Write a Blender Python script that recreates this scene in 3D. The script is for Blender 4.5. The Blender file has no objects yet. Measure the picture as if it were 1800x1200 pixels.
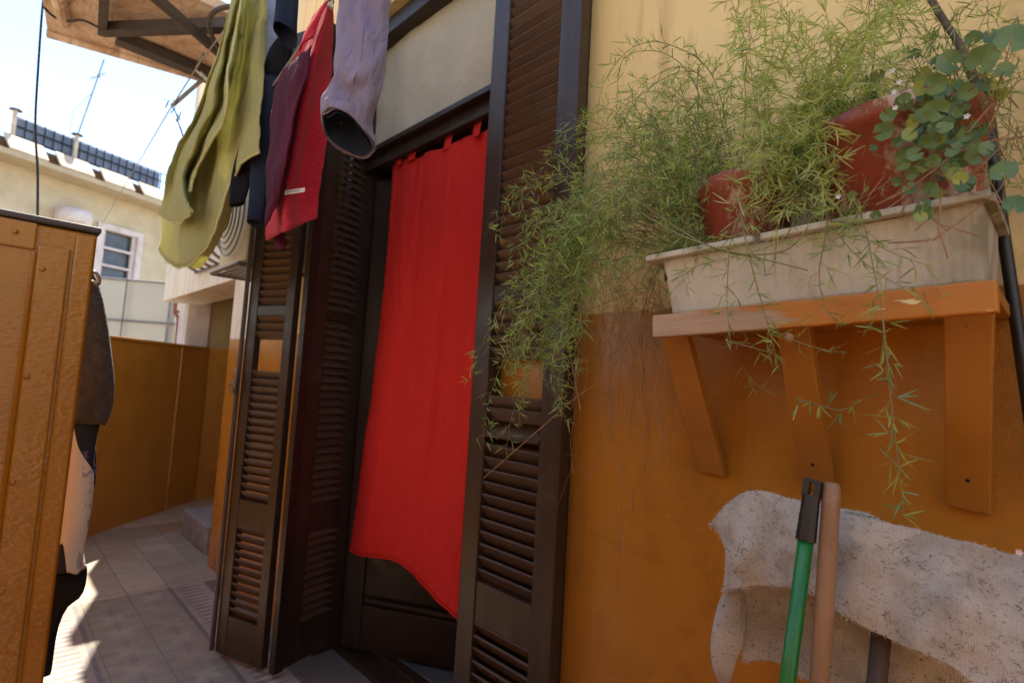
import bpy, bmesh, math, random
from mathutils import Vector, Matrix, noise
random.seed(7); noise.seed_set(7)
sc = bpy.context.scene
COL = sc.collection
R = math.radians

# ------------------------------------------------------------------ camera
ROT = Matrix(((0.6945028, 0.0194790, 0.7192262), (0.7172444, -0.0976596, -0.6899442), (0.0567999, 0.9950292, -0.0817961)))
EYE = Vector((0, -1.15424, 1.25))
cam = bpy.data.objects.new('camera', bpy.data.cameras.new('camera'))
COL.objects.link(cam); sc.camera = cam
cam.matrix_world = Matrix.Translation(EYE) @ ROT.to_4x4()
cam.data.sensor_width = 36; cam.data.lens = 19.2
cam.data.clip_start = .02; cam.data.clip_end = 3000
cam.data.dof.use_dof = True; cam.data.dof.focus_distance = 1.1; cam.data.dof.aperture_fstop = 4.0

# ------------------------------------------------------------------ world, sun, exposure
SUN = Vector((-.5, .160, .86)).normalized()
w = bpy.data.worlds.new('World'); sc.world = w; w.use_nodes = True
nt = w.node_tree; bg = nt.nodes['Background']
sky = nt.nodes.new('ShaderNodeTexSky'); sky.sky_type = 'NISHITA'; sky.sun_disc = False
sky.sun_elevation = math.asin(SUN.z); sky.sun_rotation = math.atan2(SUN.x, SUN.y)
sky.air_density = .8; sky.dust_density = .1; sky.ozone_density = 1.0
tc = nt.nodes.new('ShaderNodeTexCoord'); ns = nt.nodes.new('ShaderNodeTexNoise')
ns.inputs['Scale'].default_value = 2.3; ns.inputs['Detail'].default_value = 7
mp = nt.nodes.new('ShaderNodeMapping'); mp.inputs['Scale'].default_value = (1, 1, 2.6); mp.inputs['Location'].default_value = (.4, .1, 0)
cr = nt.nodes.new('ShaderNodeValToRGB'); cr.color_ramp.elements[0].position = .54; cr.color_ramp.elements[1].position = .80
mx = nt.nodes.new('ShaderNodeMixRGB'); mx.inputs[2].default_value = (5.5, 5.5, 5.6, 1)
nt.links.new(tc.outputs['Generated'], mp.inputs[0]); nt.links.new(mp.outputs[0], ns.inputs['Vector'])
nt.links.new(ns.outputs[0], cr.inputs[0]); nt.links.new(cr.outputs[0], mx.inputs[0])
nt.links.new(sky.outputs[0], mx.inputs[1]); nt.links.new(mx.outputs[0], bg.inputs[0])
bg.inputs[1].default_value = 0.13
sl = bpy.data.lights.new('sun', 'SUN'); sl.energy = 3.8; sl.angle = R(.5); sl.color = (1, .95, .88)
so = bpy.data.objects.new('sun', sl); COL.objects.link(so)
so.rotation_euler = (-SUN).to_track_quat('-Z', 'Y').to_euler()
sc.view_settings.view_transform = 'Standard'; sc.view_settings.look = 'None'
sc.view_settings.exposure = 1.82; sc.view_settings.use_white_balance = True; sc.view_settings.white_balance_temperature = 7100; sc.view_settings.gamma = 1
sc.render.engine = 'CYCLES'
sc.cycles.use_denoising = True
sc.cycles.max_bounces = 8; sc.cycles.diffuse_bounces = 5; sc.cycles.transmission_bounces = 4; sc.cycles.glossy_bounces = 3
sc.cycles.caustics_reflective = False; sc.cycles.caustics_refractive = False

# ------------------------------------------------------------------ measuring helpers (photo point on a real plane)
def ray(px, py): return ROT @ Vector((px - 900, 600 - py, -960))
def at(px, py, x=None, y=None, z=None):
    d = ray(px, py)
    if x is not None: t = (x - EYE.x) / d.x
    elif y is not None: t = (y - EYE.y) / d.y
    else: t = (z - EYE.z) / d.z
    return EYE + d * t
def atv(px, py, p, n):
    d = ray(px, py); return EYE + d * ((Vector(p) - EYE).dot(n) / d.dot(n))
def depth(p): return -(ROT.transposed() @ (Vector(p) - EYE)).z

# ------------------------------------------------------------------ materials
class G:
    def __init__(s, name):
        s.m = bpy.data.materials.new(name); s.m.use_nodes = True; s.t = s.m.node_tree
        s.b = s.t.nodes['Principled BSDF']; s.out = s.t.nodes['Material Output']
        s.co = s.n('ShaderNodeTexCoord').outputs['Object']
        s.pos = s.n('ShaderNodeNewGeometry').outputs['Position']
    def n(s, t, **k):
        x = s.t.nodes.new(t)
        for a, v in k.items(): setattr(x, a, v)
        return x
    def l(s, a, b): s.t.links.new(a, b)
    def put(s, sock, v):
        if isinstance(v, bpy.types.NodeSocket): s.l(v, sock)
        elif isinstance(v, (tuple, list)) and len(v) == 3 and sock.type == 'RGBA': sock.default_value = (*v, 1)
        elif sock.type == 'RGBA': sock.default_value = (v, v, v, 1) if isinstance(v, (int, float)) else v
        else: sock.default_value = v
    def noise(s, scale, detail=4, rough=.55, co=None, stretch=None, dist=0):
        x = s.n('ShaderNodeTexNoise'); x.inputs['Scale'].default_value = scale
        x.inputs['Detail'].default_value = detail; x.inputs['Roughness'].default_value = rough; x.inputs['Distortion'].default_value = dist
        c = co or s.co
        if stretch:
            m = s.n('ShaderNodeMapping'); m.inputs['Scale'].default_value = stretch; s.l(c, m.inputs[0]); c = m.outputs[0]
        s.l(c, x.inputs['Vector']); return x.outputs['Fac']
    def ramp(s, v, a, b, lo=0., hi=1.):
        x = s.n('ShaderNodeMapRange'); s.put(x.inputs[0], v)
        for i, q in enumerate((a, b, lo, hi)): x.inputs[i + 1].default_value = q
        return x.outputs[0]
    def mix(s, f, a, b, bt='MIX'):
        x = s.n('ShaderNodeMixRGB', blend_type=bt); s.put(x.inputs[0], f); s.put(x.inputs[1], a); s.put(x.inputs[2], b); return x.outputs[0]
    def math(s, op, a, b=0., c=0.):
        x = s.n('ShaderNodeMath', operation=op); s.put(x.inputs[0], a); s.put(x.inputs[1], b); s.put(x.inputs[2], c); return x.outputs[0]
    def xyz(s, v):
        x = s.n('ShaderNodeSeparateXYZ'); s.l(v, x.inputs[0]); return x.outputs
    def bump(s, h, st=.5, dist=.01, prev=None):
        x = s.n('ShaderNodeBump'); x.inputs['Strength'].default_value = st; x.inputs['Distance'].default_value = dist
        s.put(x.inputs['Height'], h)
        if prev: s.l(prev, x.inputs['Normal'])
        s.l(x.outputs[0], s.b.inputs['Normal']); return x.outputs[0]
    def col(s, v): s.put(s.b.inputs['Base Color'], v); return s
    def rough(s, v): s.put(s.b.inputs['Roughness'], v); return s
    def translucent(s, color, f):
        t = s.n('ShaderNodeBsdfTranslucent'); s.put(t.inputs[0], color)
        if s.b.inputs['Normal'].links: s.l(s.b.inputs['Normal'].links[0].from_socket, t.inputs['Normal'])
        m = s.n('ShaderNodeMixShader'); m.inputs[0].default_value = f
        s.l(s.b.outputs[0], m.inputs[1]); s.l(t.outputs[0], m.inputs[2]); s.l(m.outputs[0], s.out.inputs[0]); return s

def simple(name, c1, c2=None, rough=.6, nscale=6, bscale=None, bst=.3, bdist=.004, stretch=None, metal=0, spec=None):
    g = G(name); c2 = c2 or tuple(x * .7 for x in c1)
    g.col(g.mix(g.ramp(g.noise(nscale, 6, .62, stretch=stretch), .35, .65), c1, c2)).rough(rough)
    g.b.inputs['Metallic'].default_value = metal
    if spec is not None: g.b.inputs['Specular IOR Level'].default_value = spec
    if bscale: g.bump(g.noise(bscale, 3, .5, stretch=stretch), bst, bdist)
    return g.m

ORANGE = (.51, .208, .030)
def make_wall_mat():
    g = G('house_wall_paint'); x, y, z = g.xyz(g.pos)
    edge = g.math('ADD', z, g.ramp(g.noise(22, 5, .6, co=g.pos), 0, 1, -.02, .02))
    up = g.ramp(edge, 1.453, 1.457)
    n1 = g.ramp(g.noise(3, 6, .6, co=g.pos), .3, .75)
    orange = g.mix(n1, ORANGE, (.43, .165, .022))
    yellow = g.mix(g.ramp(g.noise(1.8, 5, co=g.pos), .35, .7), (.86, .64, .30), (.79, .57, .25))
    yellow = g.mix(g.ramp(x, -3.1, -3.5), yellow, (.86, .78, .66))
    c = g.mix(up, orange, yellow)
    # green-brown damp stain beside the drain pipe and below the planter's left end
    st = g.math('MULTIPLY', g.ramp(x, -.12, .02), g.ramp(g.noise(9, 7, .7, co=g.pos), .38, .60))
    c = g.mix(g.math('MULTIPLY', st, .75), c, (.10, .075, .03))
    sx = g.ramp(g.math('ABSOLUTE', g.math('SUBTRACT', x, -.72)), .22, .05); sz = g.ramp(g.math('ABSOLUTE', g.math('SUBTRACT', z, 1.42)), .16, .02)
    st2 = g.math('MULTIPLY', g.math('MULTIPLY', sx, sz), g.ramp(g.noise(16, 6, .7, co=g.pos), .38, .66))
    c = g.mix(g.math('MULTIPLY', st2, .8), c, (.30, .17, .09))
    chip = g.math('GREATER_THAN', g.noise(48, 3, .6, co=g.pos), .765)
    c = g.mix(g.math('MULTIPLY', chip, .6), c, (.62, .5, .35))
    dr = g.ramp(g.noise(5, 5, .6, co=g.pos, stretch=(3.5, 3.5, .35)), .52, .75)
    c = g.mix(g.math('MULTIPLY', dr, .45), c, (.30, .12, .03))
    low = g.math('MULTIPLY', g.ramp(g.noise(2.6, 6, .7, co=g.pos, dist=.8), .5, .68), .5)
    c = g.mix(low, c, g.mix(up, (.27, .095, .015), (.66, .50, .26)))
    g.col(c)
    g.rough(g.mix(up, g.ramp(g.noise(5, co=g.pos), .3, .7, .18, .30), .75))
    pe = g.math('ADD', g.noise(290, 2, .5, co=g.pos), g.math('MULTIPLY', g.noise(11, 4, .6, co=g.pos), 1.6))
    g.bump(pe, .6, .0011)
    return g.m
M = {}
M['wall'] = make_wall_mat()
def enamel(name, base=ORANGE, seed=0, bs=1.0):
    g = G(name)
    g.col(g.mix(g.ramp(g.noise(5, 6, .6), .35, .7), base, tuple(v * .82 for v in base)))
    g.rough(g.ramp(g.noise(12), .3, .7, .10, .24))
    h = g.math('ADD', g.noise(125, 2, .5, dist=.5, stretch=(1, .7, 1.5)), g.math('MULTIPLY', g.noise(24, 3, .6), .35))
    g.bump(h, .45 * bs, .0014); return g.m
M['enamel'] = enamel('orange_enamel', (.42, .168, .018)); M['enamel2'] = enamel('orange_enamel_bright', (.42, .155, .019))
M['parapet'] = simple('parapet_orange', (.64, .27, .036), (.55, .22, .028), .45, 4, 60, .3, .002)
def wood(name, a, b, rough=.5, sc_=(1, 1, .08), n=26, bs=.5, dust=None):
    g = G(name)
    f = g.noise(n, 6, .65, stretch=sc_)
    c = g.mix(g.ramp(f, .3, .7), a, b)
    if dust: c = g.mix(g.math('MULTIPLY', g.ramp(g.noise(7, 6, .7), .56, .72), .5), c, dust); c = g.mix(g.ramp(g.noise(120, 3, .7), .68, .74, 0, .7), c, tuple(v * 2 for v in dust))
    g.col(c).rough(g.ramp(g.noise(9, 4), .3, .7, rough * .75, min(1, rough * 1.3)))
    g.bump(f, bs, .0015); g.b.inputs['Specular IOR Level'].default_value = .35; return g.m
M['shutter'] = wood('shutter_brown', (.054, .032, .020), (.030, .017, .011), .38, dust=(.09, .065, .048))
M['shutter_slat'] = wood('slat_brown', (.105, .060, .036), (.065, .036, .022), .42, (.08, 1, 1), dust=(.12, .09, .065))
M['frame'] = wood('door_frame_brown', (.042, .024, .015), (.024, .013, .008), .4)
M['doordark'] = wood('inner_door_dark', (.03, .017, .012), (.02, .012, .009), .4)
def make_shelf():
    g = G('worn_orange_wood'); x, y, z = g.xyz(g.co)
    f = g.noise(30, 6, .65, stretch=(.08, 1, 1))
    bare = g.mix(g.ramp(f, .3, .7), (.52, .34, .22), (.33, .20, .12))
    k = g.math('ADD', g.noise(11, 5, .6, stretch=(.35, 1, 1.6)), g.ramp(x, .05, .45, -.16, .14))
    c = g.mix(g.ramp(k, .47, .53), bare, g.mix(g.ramp(f, .3, .7), (.56, .21, .03), (.46, .16, .022)))
    ch = g.math('MULTIPLY', g.math('GREATER_THAN', g.noise(26, 4, .6, stretch=(.3, 1, 2.2)), .66), g.ramp(x, .25, .4))
    c = g.mix(ch, c, (.75, .62, .34))
    g.col(c).rough(.5); g.bump(g.math('ADD', f, g.math('MULTIPLY', g.ramp(g.noise(9, 4, .7, stretch=(.12, 1, 2.5)), .60, .64), -1.)), .9, .003); return g.m
M['shelf'] = make_shelf()
M['bracket'] = simple('bracket_paint', (.42, .165, .022), (.34, .125, .017), .42, 8, 60, .35, .0015, (1, 1, .25))
M['hole'] = simple('screw_hole', (.03, .015, .008), rough=.9)
def cloth(name, c1, c2, tr=.2, bs=220, bst=.6, bd=.0015, ns_=5, trc=None, sheen=.15, wr=.5):
    g = G(name)
    g.col(g.mix(g.ramp(g.noise(ns_, 5), .35, .7), c1, c2)).rough(.9)
    g.b.inputs['Specular IOR Level'].default_value = .15
    g.b.inputs['Sheen Weight'].default_value = sheen
    b1 = g.bump(g.noise(13, 5, .6, dist=1.2, stretch=(1, 1, .45)), wr, .02)
    g.bump(g.noise(bs, 2, .6), bst, bd, b1)
    if tr: g.translucent(trc or c1, tr)
    return g.m
M['towel'] = cloth('towel_terry_green', (.72, .70, .34), (.48, .46, .18), .4, 260, 1, .006, 230, wr=.9)
M['towel_hem'] = cloth('towel_hem_pale_green', (.72, .72, .36), (.62, .62, .28), .3, 260, .6, .002, 90)
M['red_towel'] = cloth('towel_terry_red', (.80, .04, .07), (.50, .018, .04), .25, 260, 1, .006, 230)
M['trouser'] = cloth('trouser_mauve', (.25, .22, .33), (.18, .155, .25), 0, 300, .3, .001, wr=1)
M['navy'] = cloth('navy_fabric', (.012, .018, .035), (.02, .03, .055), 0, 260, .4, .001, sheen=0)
M['denim'] = cloth('light_denim', (.42, .46, .66), (.22, .27, .45), .15, 260, .4, .001, 12)
M['black'] = cloth('black_fabric', (.008, .009, .013), (.012, .014, .02), 0, 240, .5, .001, sheen=0)
M['maroon'] = cloth('maroon_cloth_and_shade', (.085, .005, .020), (.045, .004, .014), 0, sheen=0)  # for the maroon scrap and the painted shade on the red towel
M['curtain'] = cloth('curtain_red', (.80, .042, .035), (.72, .034, .028), .18, 420, .25, .0006, 2, sheen=0, wr=.8)
M['blind'] = cloth('transom_fabric', (.58, .50, .38), (.48, .41, .31), .1, 320, .3, .0008, 3)
M['greywool'] = cloth('grey_wool', (.045, .038, .035), (.07, .06, .056), 0, 160, .9, .004, 60)
def make_print():
    g = G('printed_knit'); x, y, z = g.xyz(g.co)
    v = g.noise(8.5, 1, .4, stretch=(1, 1, .4))
    c = g.mix(g.math('LESS_THAN', v, .505), (.58, .52, .47), (.012, .012, .02))
    s = g.math('MULTIPLY', g.math('GREATER_THAN', g.noise(60, 2), .55), g.math('GREATER_THAN', g.noise(8, 1), .58))
    c = g.mix(g.math('MULTIPLY', s, .6), c, (.16, .12, .25))
    g.col(c).rough(.9); g.bump(g.noise(200, 2), .5, .002); return g.m
M['print'] = make_print()
def make_mop():
    g = G('mop_cloth'); x, y, z = g.xyz(g.co)
    wv = g.n('ShaderNodeTexWave', wave_type='BANDS'); wv.inputs['Scale'].default_value = 130; wv.inputs['Distortion'].default_value = 1.5; wv.inputs['Detail'].default_value = 2
    wv2 = g.n('ShaderNodeTexWave', wave_type='BANDS', bands_direction='Z'); wv2.inputs['Scale'].default_value = 150; wv2.inputs['Distortion'].default_value = 1.5
    g.l(g.co, wv.inputs[0]); g.l(g.co, wv2.inputs[0])
    c = g.mix(g.ramp(g.noise(11, 6, .62), .46, .74), (.90, .83, .72), (.52, .42, .32))
    c = g.mix(g.ramp(g.noise(26, 5, .7), .54, .74, 0, .5), c, (.26, .20, .15))
    fl = g.noise(85, 5, .8, dist=2.2, stretch=(1, 1, 1.5))
    c = g.mix(g.ramp(fl, .585, .62, 0, .95), c, (.035, .04, .07))
    c = g.mix(g.ramp(g.noise(22, 3, .6), .56, .72, 0, .35), c, (.75, .68, .62))
    c = g.mix(g.ramp(g.math('MULTIPLY', wv.outputs[0], wv2.outputs[0]), 0, .5, .25, 0), c, (.30, .25, .20))
    g.col(c).rough(.95)
    g.b.inputs['Specular IOR Level'].default_value = .1
    h = g.math('ADD', g.math('ADD', wv.outputs[0], wv2.outputs[0]), g.math('MULTIPLY', g.noise(110, 4, .7), 3.5))
    g.bump(h, .8, .0022); return g.m
M['mop'] = make_mop()
g = G('scarf_knit'); g.col(g.mix(g.ramp(g.noise(70, 2, .5, stretch=(1, 1, 2)), .52, .60), (.010, .010, .02), (.16, .12, .26))).rough(.9); M['scarf'] = g.m
M['thread'] = simple('dark_threads', (.03, .035, .07), (.08, .05, .04), .9, 30)
M['fuzz'] = simple('cloth_fuzz', (.85, .78, .68), (.6, .52, .44), .95, 40)
def leafmat(name, c1, c2, tr, ns_=25, rough=.32):
    g = G(name); g.col(g.mix(g.ramp(g.noise(ns_, 3, co=g.pos), .35, .65), c1, c2)).rough(rough)
    g.translucent(tuple(min(1, v * 1.3) for v in c1), tr); return g.m
M['fern'] = leafmat('fern_leaves', (.31, .43, .085), (.52, .58, .17), .38)
M['fern_dark'] = leafmat('fern_leaves_dark', (.13, .25, .07), (.24, .36, .11), .3)
M['fern_pale'] = leafmat('fern_leaves_pale', (.42, .50, .14), (.52, .54, .20), .4)
M['stem'] = simple('green_stem', (.22, .26, .09), (.27, .18, .09), .6, 20)
M['drystem'] = simple('dry_stem', (.42, .24, .11), (.26, .14, .065), .8, 30)
M['creeper'] = leafmat('round_leaves', (.075, .155, .05), (.15, .24, .08), .18, 30, .38)
M['creeper_y'] = leafmat('round_leaves_yellow', (.34, .38, .08), (.22, .3, .07), .25, 14, .4)
M['flower'] = simple('white_flower', (.8, .78, .8), (.7, .65, .75), .6)
def make_planter():
    g = G('planter_plastic'); x, y, z = g.xyz(g.co)
    c = g.mix(g.ramp(g.noise(7, 6, .65), .35, .7), (.66, .61, .52), (.50, .45, .37))
    c = g.mix(g.ramp(g.noise(20, 6, .7, stretch=(1, 1, .3)), .50, .70, 0, .6), c, (.24, .19, .14))
    c = g.mix(g.math('MULTIPLY', g.ramp(x, .40, .5), g.ramp(g.noise(12, 5), .35, .6, .2, .9)), c, (.12, .11, .05))
    g.col(c).rough(.6)
    rib = g.math('SINE', g.math('MULTIPLY', x, 520.))
    g.bump(g.math('ADD', g.math('MULTIPLY', rib, g.ramp(x, .14, .2, 0, .5)), g.noise(70, 4)), .35, .0015); return g.m
M['planter'] = make_planter()
def make_pot(sc2):
    g = G('red_pot'); 
    c = g.mix(g.ramp(g.noise(9, 5), .35, .7), (.33, .062, .038), (.24, .042, .028))
    c = g.mix(g.ramp(g.noise(sc2, 7, .78, stretch=(1, 1, .6)), .53, .60, 0, .85), c, (.62, .50, .42))
    c = g.mix(g.ramp(g.noise(30, 6, .7), .5, .75, 0, .7), c, (.22, .12, .08))
    g.col(c).rough(g.ramp(g.noise(14), .3, .7, .2, .5)); g.bump(g.noise(40, 4), .2, .001); return g.m
M['pot'] = make_pot(11)
M['soil'] = simple('soil', (.03, .02, .012), (.06, .04, .025), .95, 60, 80, 1, .01)
M['green_plastic'] = simple('green_handle', (.012, .19, .035), (.01, .15, .03), .28, 20, 60, .1, .0005)
M['black_plastic'] = simple('black_plastic', (.012, .012, .014), (.02, .02, .022), .38)
M['broomwood'] = wood('broom_wood', (.36, .20, .10), (.24, .13, .065), .6, (1, 1, .06), 40, .6, (.5, .42, .34))
M['broomdark'] = wood('broom_wood_dark', (.13, .085, .06), (.07, .045, .032), .55, (1, 1, .06), 40)
M['metal_dark'] = simple('dark_painted_metal', (.075, .055, .05), (.05, .036, .032), .5, 12, 40, .3, .002)
M['rust'] = simple('rusty_red_pipe', (.30, .10, .07), (.18, .06, .045), .6, 20, 50, .3, .002)
def make_soffit():
    g = G('weathered_soffit')
    c = g.mix(g.ramp(g.noise(4, 6, .7, dist=1.2), .38, .62), (.85, .66, .52), (.55, .36, .23))
    c = g.mix(g.ramp(g.noise(7, 6, .75, dist=1.8, stretch=(.5, 2, 1)), .52, .66, 0, .85), c, (.36, .20, .11))
    g.col(c).rough(.85); g.bump(g.noise(18, 6), .5, .01); return g.m
M['soffit'] = make_soffit()
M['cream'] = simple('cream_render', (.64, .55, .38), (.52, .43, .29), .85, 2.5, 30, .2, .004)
M['cream_bounce'] = simple('pale_bounce_render', (.78, .66, .47), (.72, .60, .42), .85, 1.2, 30, .2, .004)
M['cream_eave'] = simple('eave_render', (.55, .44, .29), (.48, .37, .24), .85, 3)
M['coping'] = simple('pale_coping', (.72, .62, .47), (.50, .36, .24), .7, 2.2, stretch=(1, 1, 3))
M['coping_dark'] = simple('coping_joint', (.20, .12, .08), (.13, .08, .05), .8, 9)
M['white'] = simple('white_paint', (.74, .68, .66), (.60, .50, .48), .75, 5, 20, .4, .006)
M['whiteplaster'] = simple('white_old_plaster', (.72, .64, .64), (.56, .46, .45), .85, 9, 24, .6, .01, (1, 1, .4))
M['beige'] = simple('beige_plaster', (.52, .40, .22), (.44, .33, .17), .85, 6, 30, .3, .004)
M['frost'] = simple('frosted_panel', (.58, .56, .48), (.52, .50, .42), .35, .8)
M['glass_dark'] = simple('window_glass', (.10, .11, .12), (.06, .07, .08), .1)
M['grey_metal'] = simple('grey_metal', (.22, .21, .21), (.16, .155, .155), .4, metal=.4)
M['mesh_blue'] = simple('blue_grey_screen', (.13, .17, .24), (.20, .24, .32), .6, 6)
M['black_thin'] = simple('black_metal', (.02, .02, .022), rough=.5)
M['ac'] = simple('cream_ac_case', (.70, .60, .46), (.66, .56, .42), .45, 2)
M['rope'] = simple('clothesline_rope', (.36, .33, .30), (.26, .24, .22), .8, 50)
M['steel'] = simple('old_steel', (.25, .22, .20), (.15, .12, .10), .35, 20, metal=.8)
M['pegwood'] = wood('peg_wood', (.60, .50, .38), (.5, .40, .28), .6)
M['stone'] = simple('rough_stone', (.38, .34, .31), (.24, .21, .20), .85, 12, 40, .8, .01)
M['labelwhite'] = simple('label_white', (.75, .72, .70), (.7, .67, .65), .7)
M['ink'] = simple('label_ink', (.25, .2, .25), rough=.8)
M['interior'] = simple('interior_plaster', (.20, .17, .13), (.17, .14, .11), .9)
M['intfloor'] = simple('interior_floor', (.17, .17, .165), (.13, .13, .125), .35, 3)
M['courtyard'] = simple('courtyard_ground', (.30, .27, .23), (.24, .22, .19), .9, 2)
def make_floor():
    g = G('cement_tiles'); x, y, z = g.xyz(g.pos)
    def fr(v, s, o=0.): return g.math('SUBTRACT', g.math('FRACT', g.math('ADD', g.math('DIVIDE', v, s), o)), .5)
    u, v = fr(x, .2, 100.11), fr(y, .2, 100.35)
    au, av = g.math('ABSOLUTE', u), g.math('ABSOLUTE', v)
    # star / leaf motif in each patterned tile
    d1 = g.math('ABSOLUTE', g.math('SUBTRACT', au, av)); r = g.math('ADD', au, av)
    star = g.math('MULTIPLY', g.math('LESS_THAN', d1, g.math('MULTIPLY', g.math('SUBTRACT', .62, r), .32)), 1.)
    pet = g.math('LESS_THAN', g.math('MINIMUM', au, av), g.math('MULTIPLY', g.math('SUBTRACT', r, .18), .22))
    ring = g.math('LESS_THAN', g.math('ABSOLUTE', g.math('SUBTRACT', r, .5)), .045)
    worn = g.ramp(g.noise(7, 6, .7, co=g.pos), .3, .62)
    base = (.29, .262, .205); pale = (.52, .44, .36); dark = (.15, .125, .12)
    c = g.mix(g.math('MULTIPLY', star, g.math('MULTIPLY', worn, .38)), base, pale)
    c = g.mix(g.math('MULTIPLY', pet, g.math('MULTIPLY', worn, .55)), c, dark)
    c = g.mix(g.math('MULTIPLY', ring, .45), c, (.30, .23, .18))
    # border strip of tapering combs
    def strip(y0, y1):
        f = g.math('DIVIDE', g.math('SUBTRACT', y, y0), y1 - y0)
        ins = g.math('MULTIPLY', g.math('GREATER_THAN', f, 0.), g.math('LESS_THAN', f, 1.))
        t = g.math('ABSOLUTE', fr(x, .042))
        comb = g.math('LESS_THAN', t, g.math('MULTIPLY', f, .42))
        return ins, comb
    patt = c
    for (y0, y1) in ((-.10, -.235), (-.90, -.735)):
        lo, hi = min(y0, y1), max(y0, y1)
        f = g.math('DIVIDE', g.math('SUBTRACT', y, y0), y1 - y0)
        ins = g.math('MULTIPLY', g.math('GREATER_THAN', y, lo - .0), g.math('LESS_THAN', y, hi + .0))
        t = g.math('ABSOLUTE', fr(x, .05)); comb = g.math('LESS_THAN', t, g.math('MULTIPLY', f, .38))
        sc_ = g.mix(g.math('MULTIPLY', comb, .8), (.44, .375, .33), (.17, .15, .15))
        patt = g.mix(ins, patt, sc_)
    for yl in (-.09, -.25, -.275, -.72, -.70):
        ln = g.math('LESS_THAN', g.math('ABSOLUTE', g.math('SUBTRACT', y, yl)), .010)
        patt = g.mix(g.math('MULTIPLY', ln, .7), patt, (.13, .115, .14) if yl not in (-.25, -.72) else (.34, .29, .26))
    outer = g.math('GREATER_THAN', y, -.08); patt = g.mix(outer, patt, (.17, .145, .125))
    # plain tiles past x = -3.62
    pid = g.n('ShaderNodeTexWhiteNoise', noise_dimensions='2D'); cb = g.n('ShaderNodeCombineXYZ')
    g.l(g.math('FLOOR', g.math('DIVIDE', g.math('ADD', x, .07), .36)), cb.inputs[0]); g.l(g.math('FLOOR', g.math('DIVIDE', g.math('ADD', y, .07), .2)), cb.inputs[1]); g.l(cb.outputs[0], pid.inputs['Vector'])
    plain = g.mix(pid.outputs[0], (.40, .335, .25), (.52, .44, .34))
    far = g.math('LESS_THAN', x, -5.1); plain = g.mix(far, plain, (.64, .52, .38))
    orr = g.math('MULTIPLY', g.math('LESS_THAN', g.math('ABSOLUTE', g.math('SUBTRACT', x, -4.95)), .15), g.math('GREATER_THAN', y, -.07))
    plain = g.mix(g.math('MULTIPLY', orr, .6), plain, (.36, .2, .1))
    isp = g.math('LESS_THAN', x, -3.62); c = g.mix(isp, patt, plain)
    # joints
    j1 = g.math('GREATER_THAN', g.math('MAXIMUM', au, av), .492)
    ju = g.math('ABSOLUTE', fr(g.math('ADD', x, .07), .36)); jv = g.math('ABSOLUTE', fr(g.math('ADD', y, .07), .2))
    j2 = g.math('MAXIMUM', g.math('GREATER_THAN', ju, .494), g.math('GREATER_THAN', jv, .490))
    j = g.mix(isp, j1, j2)
    c = g.mix(g.math('MULTIPLY', j, .8), c, (.07, .06, .05))
    dirt = g.ramp(g.noise(3.2, 7, .7, co=g.pos), .45, .75, 0, .55)
    c = g.mix(dirt, c, (.19, .15, .115))
    dk = g.ramp(g.noise(30, 7, .8, co=g.pos), .56, .72, 0, .6); c = g.mix(dk, c, (.08, .07, .06))
    g.col(c).rough(g.ramp(g.noise(4, 5, co=g.pos), .3, .7, .28, .55))
    g.bump(g.math('SUBTRACT', g.noise(12, 5, co=g.pos), j), .3, .003); return g.m
M['floor'] = make_floor()

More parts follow.
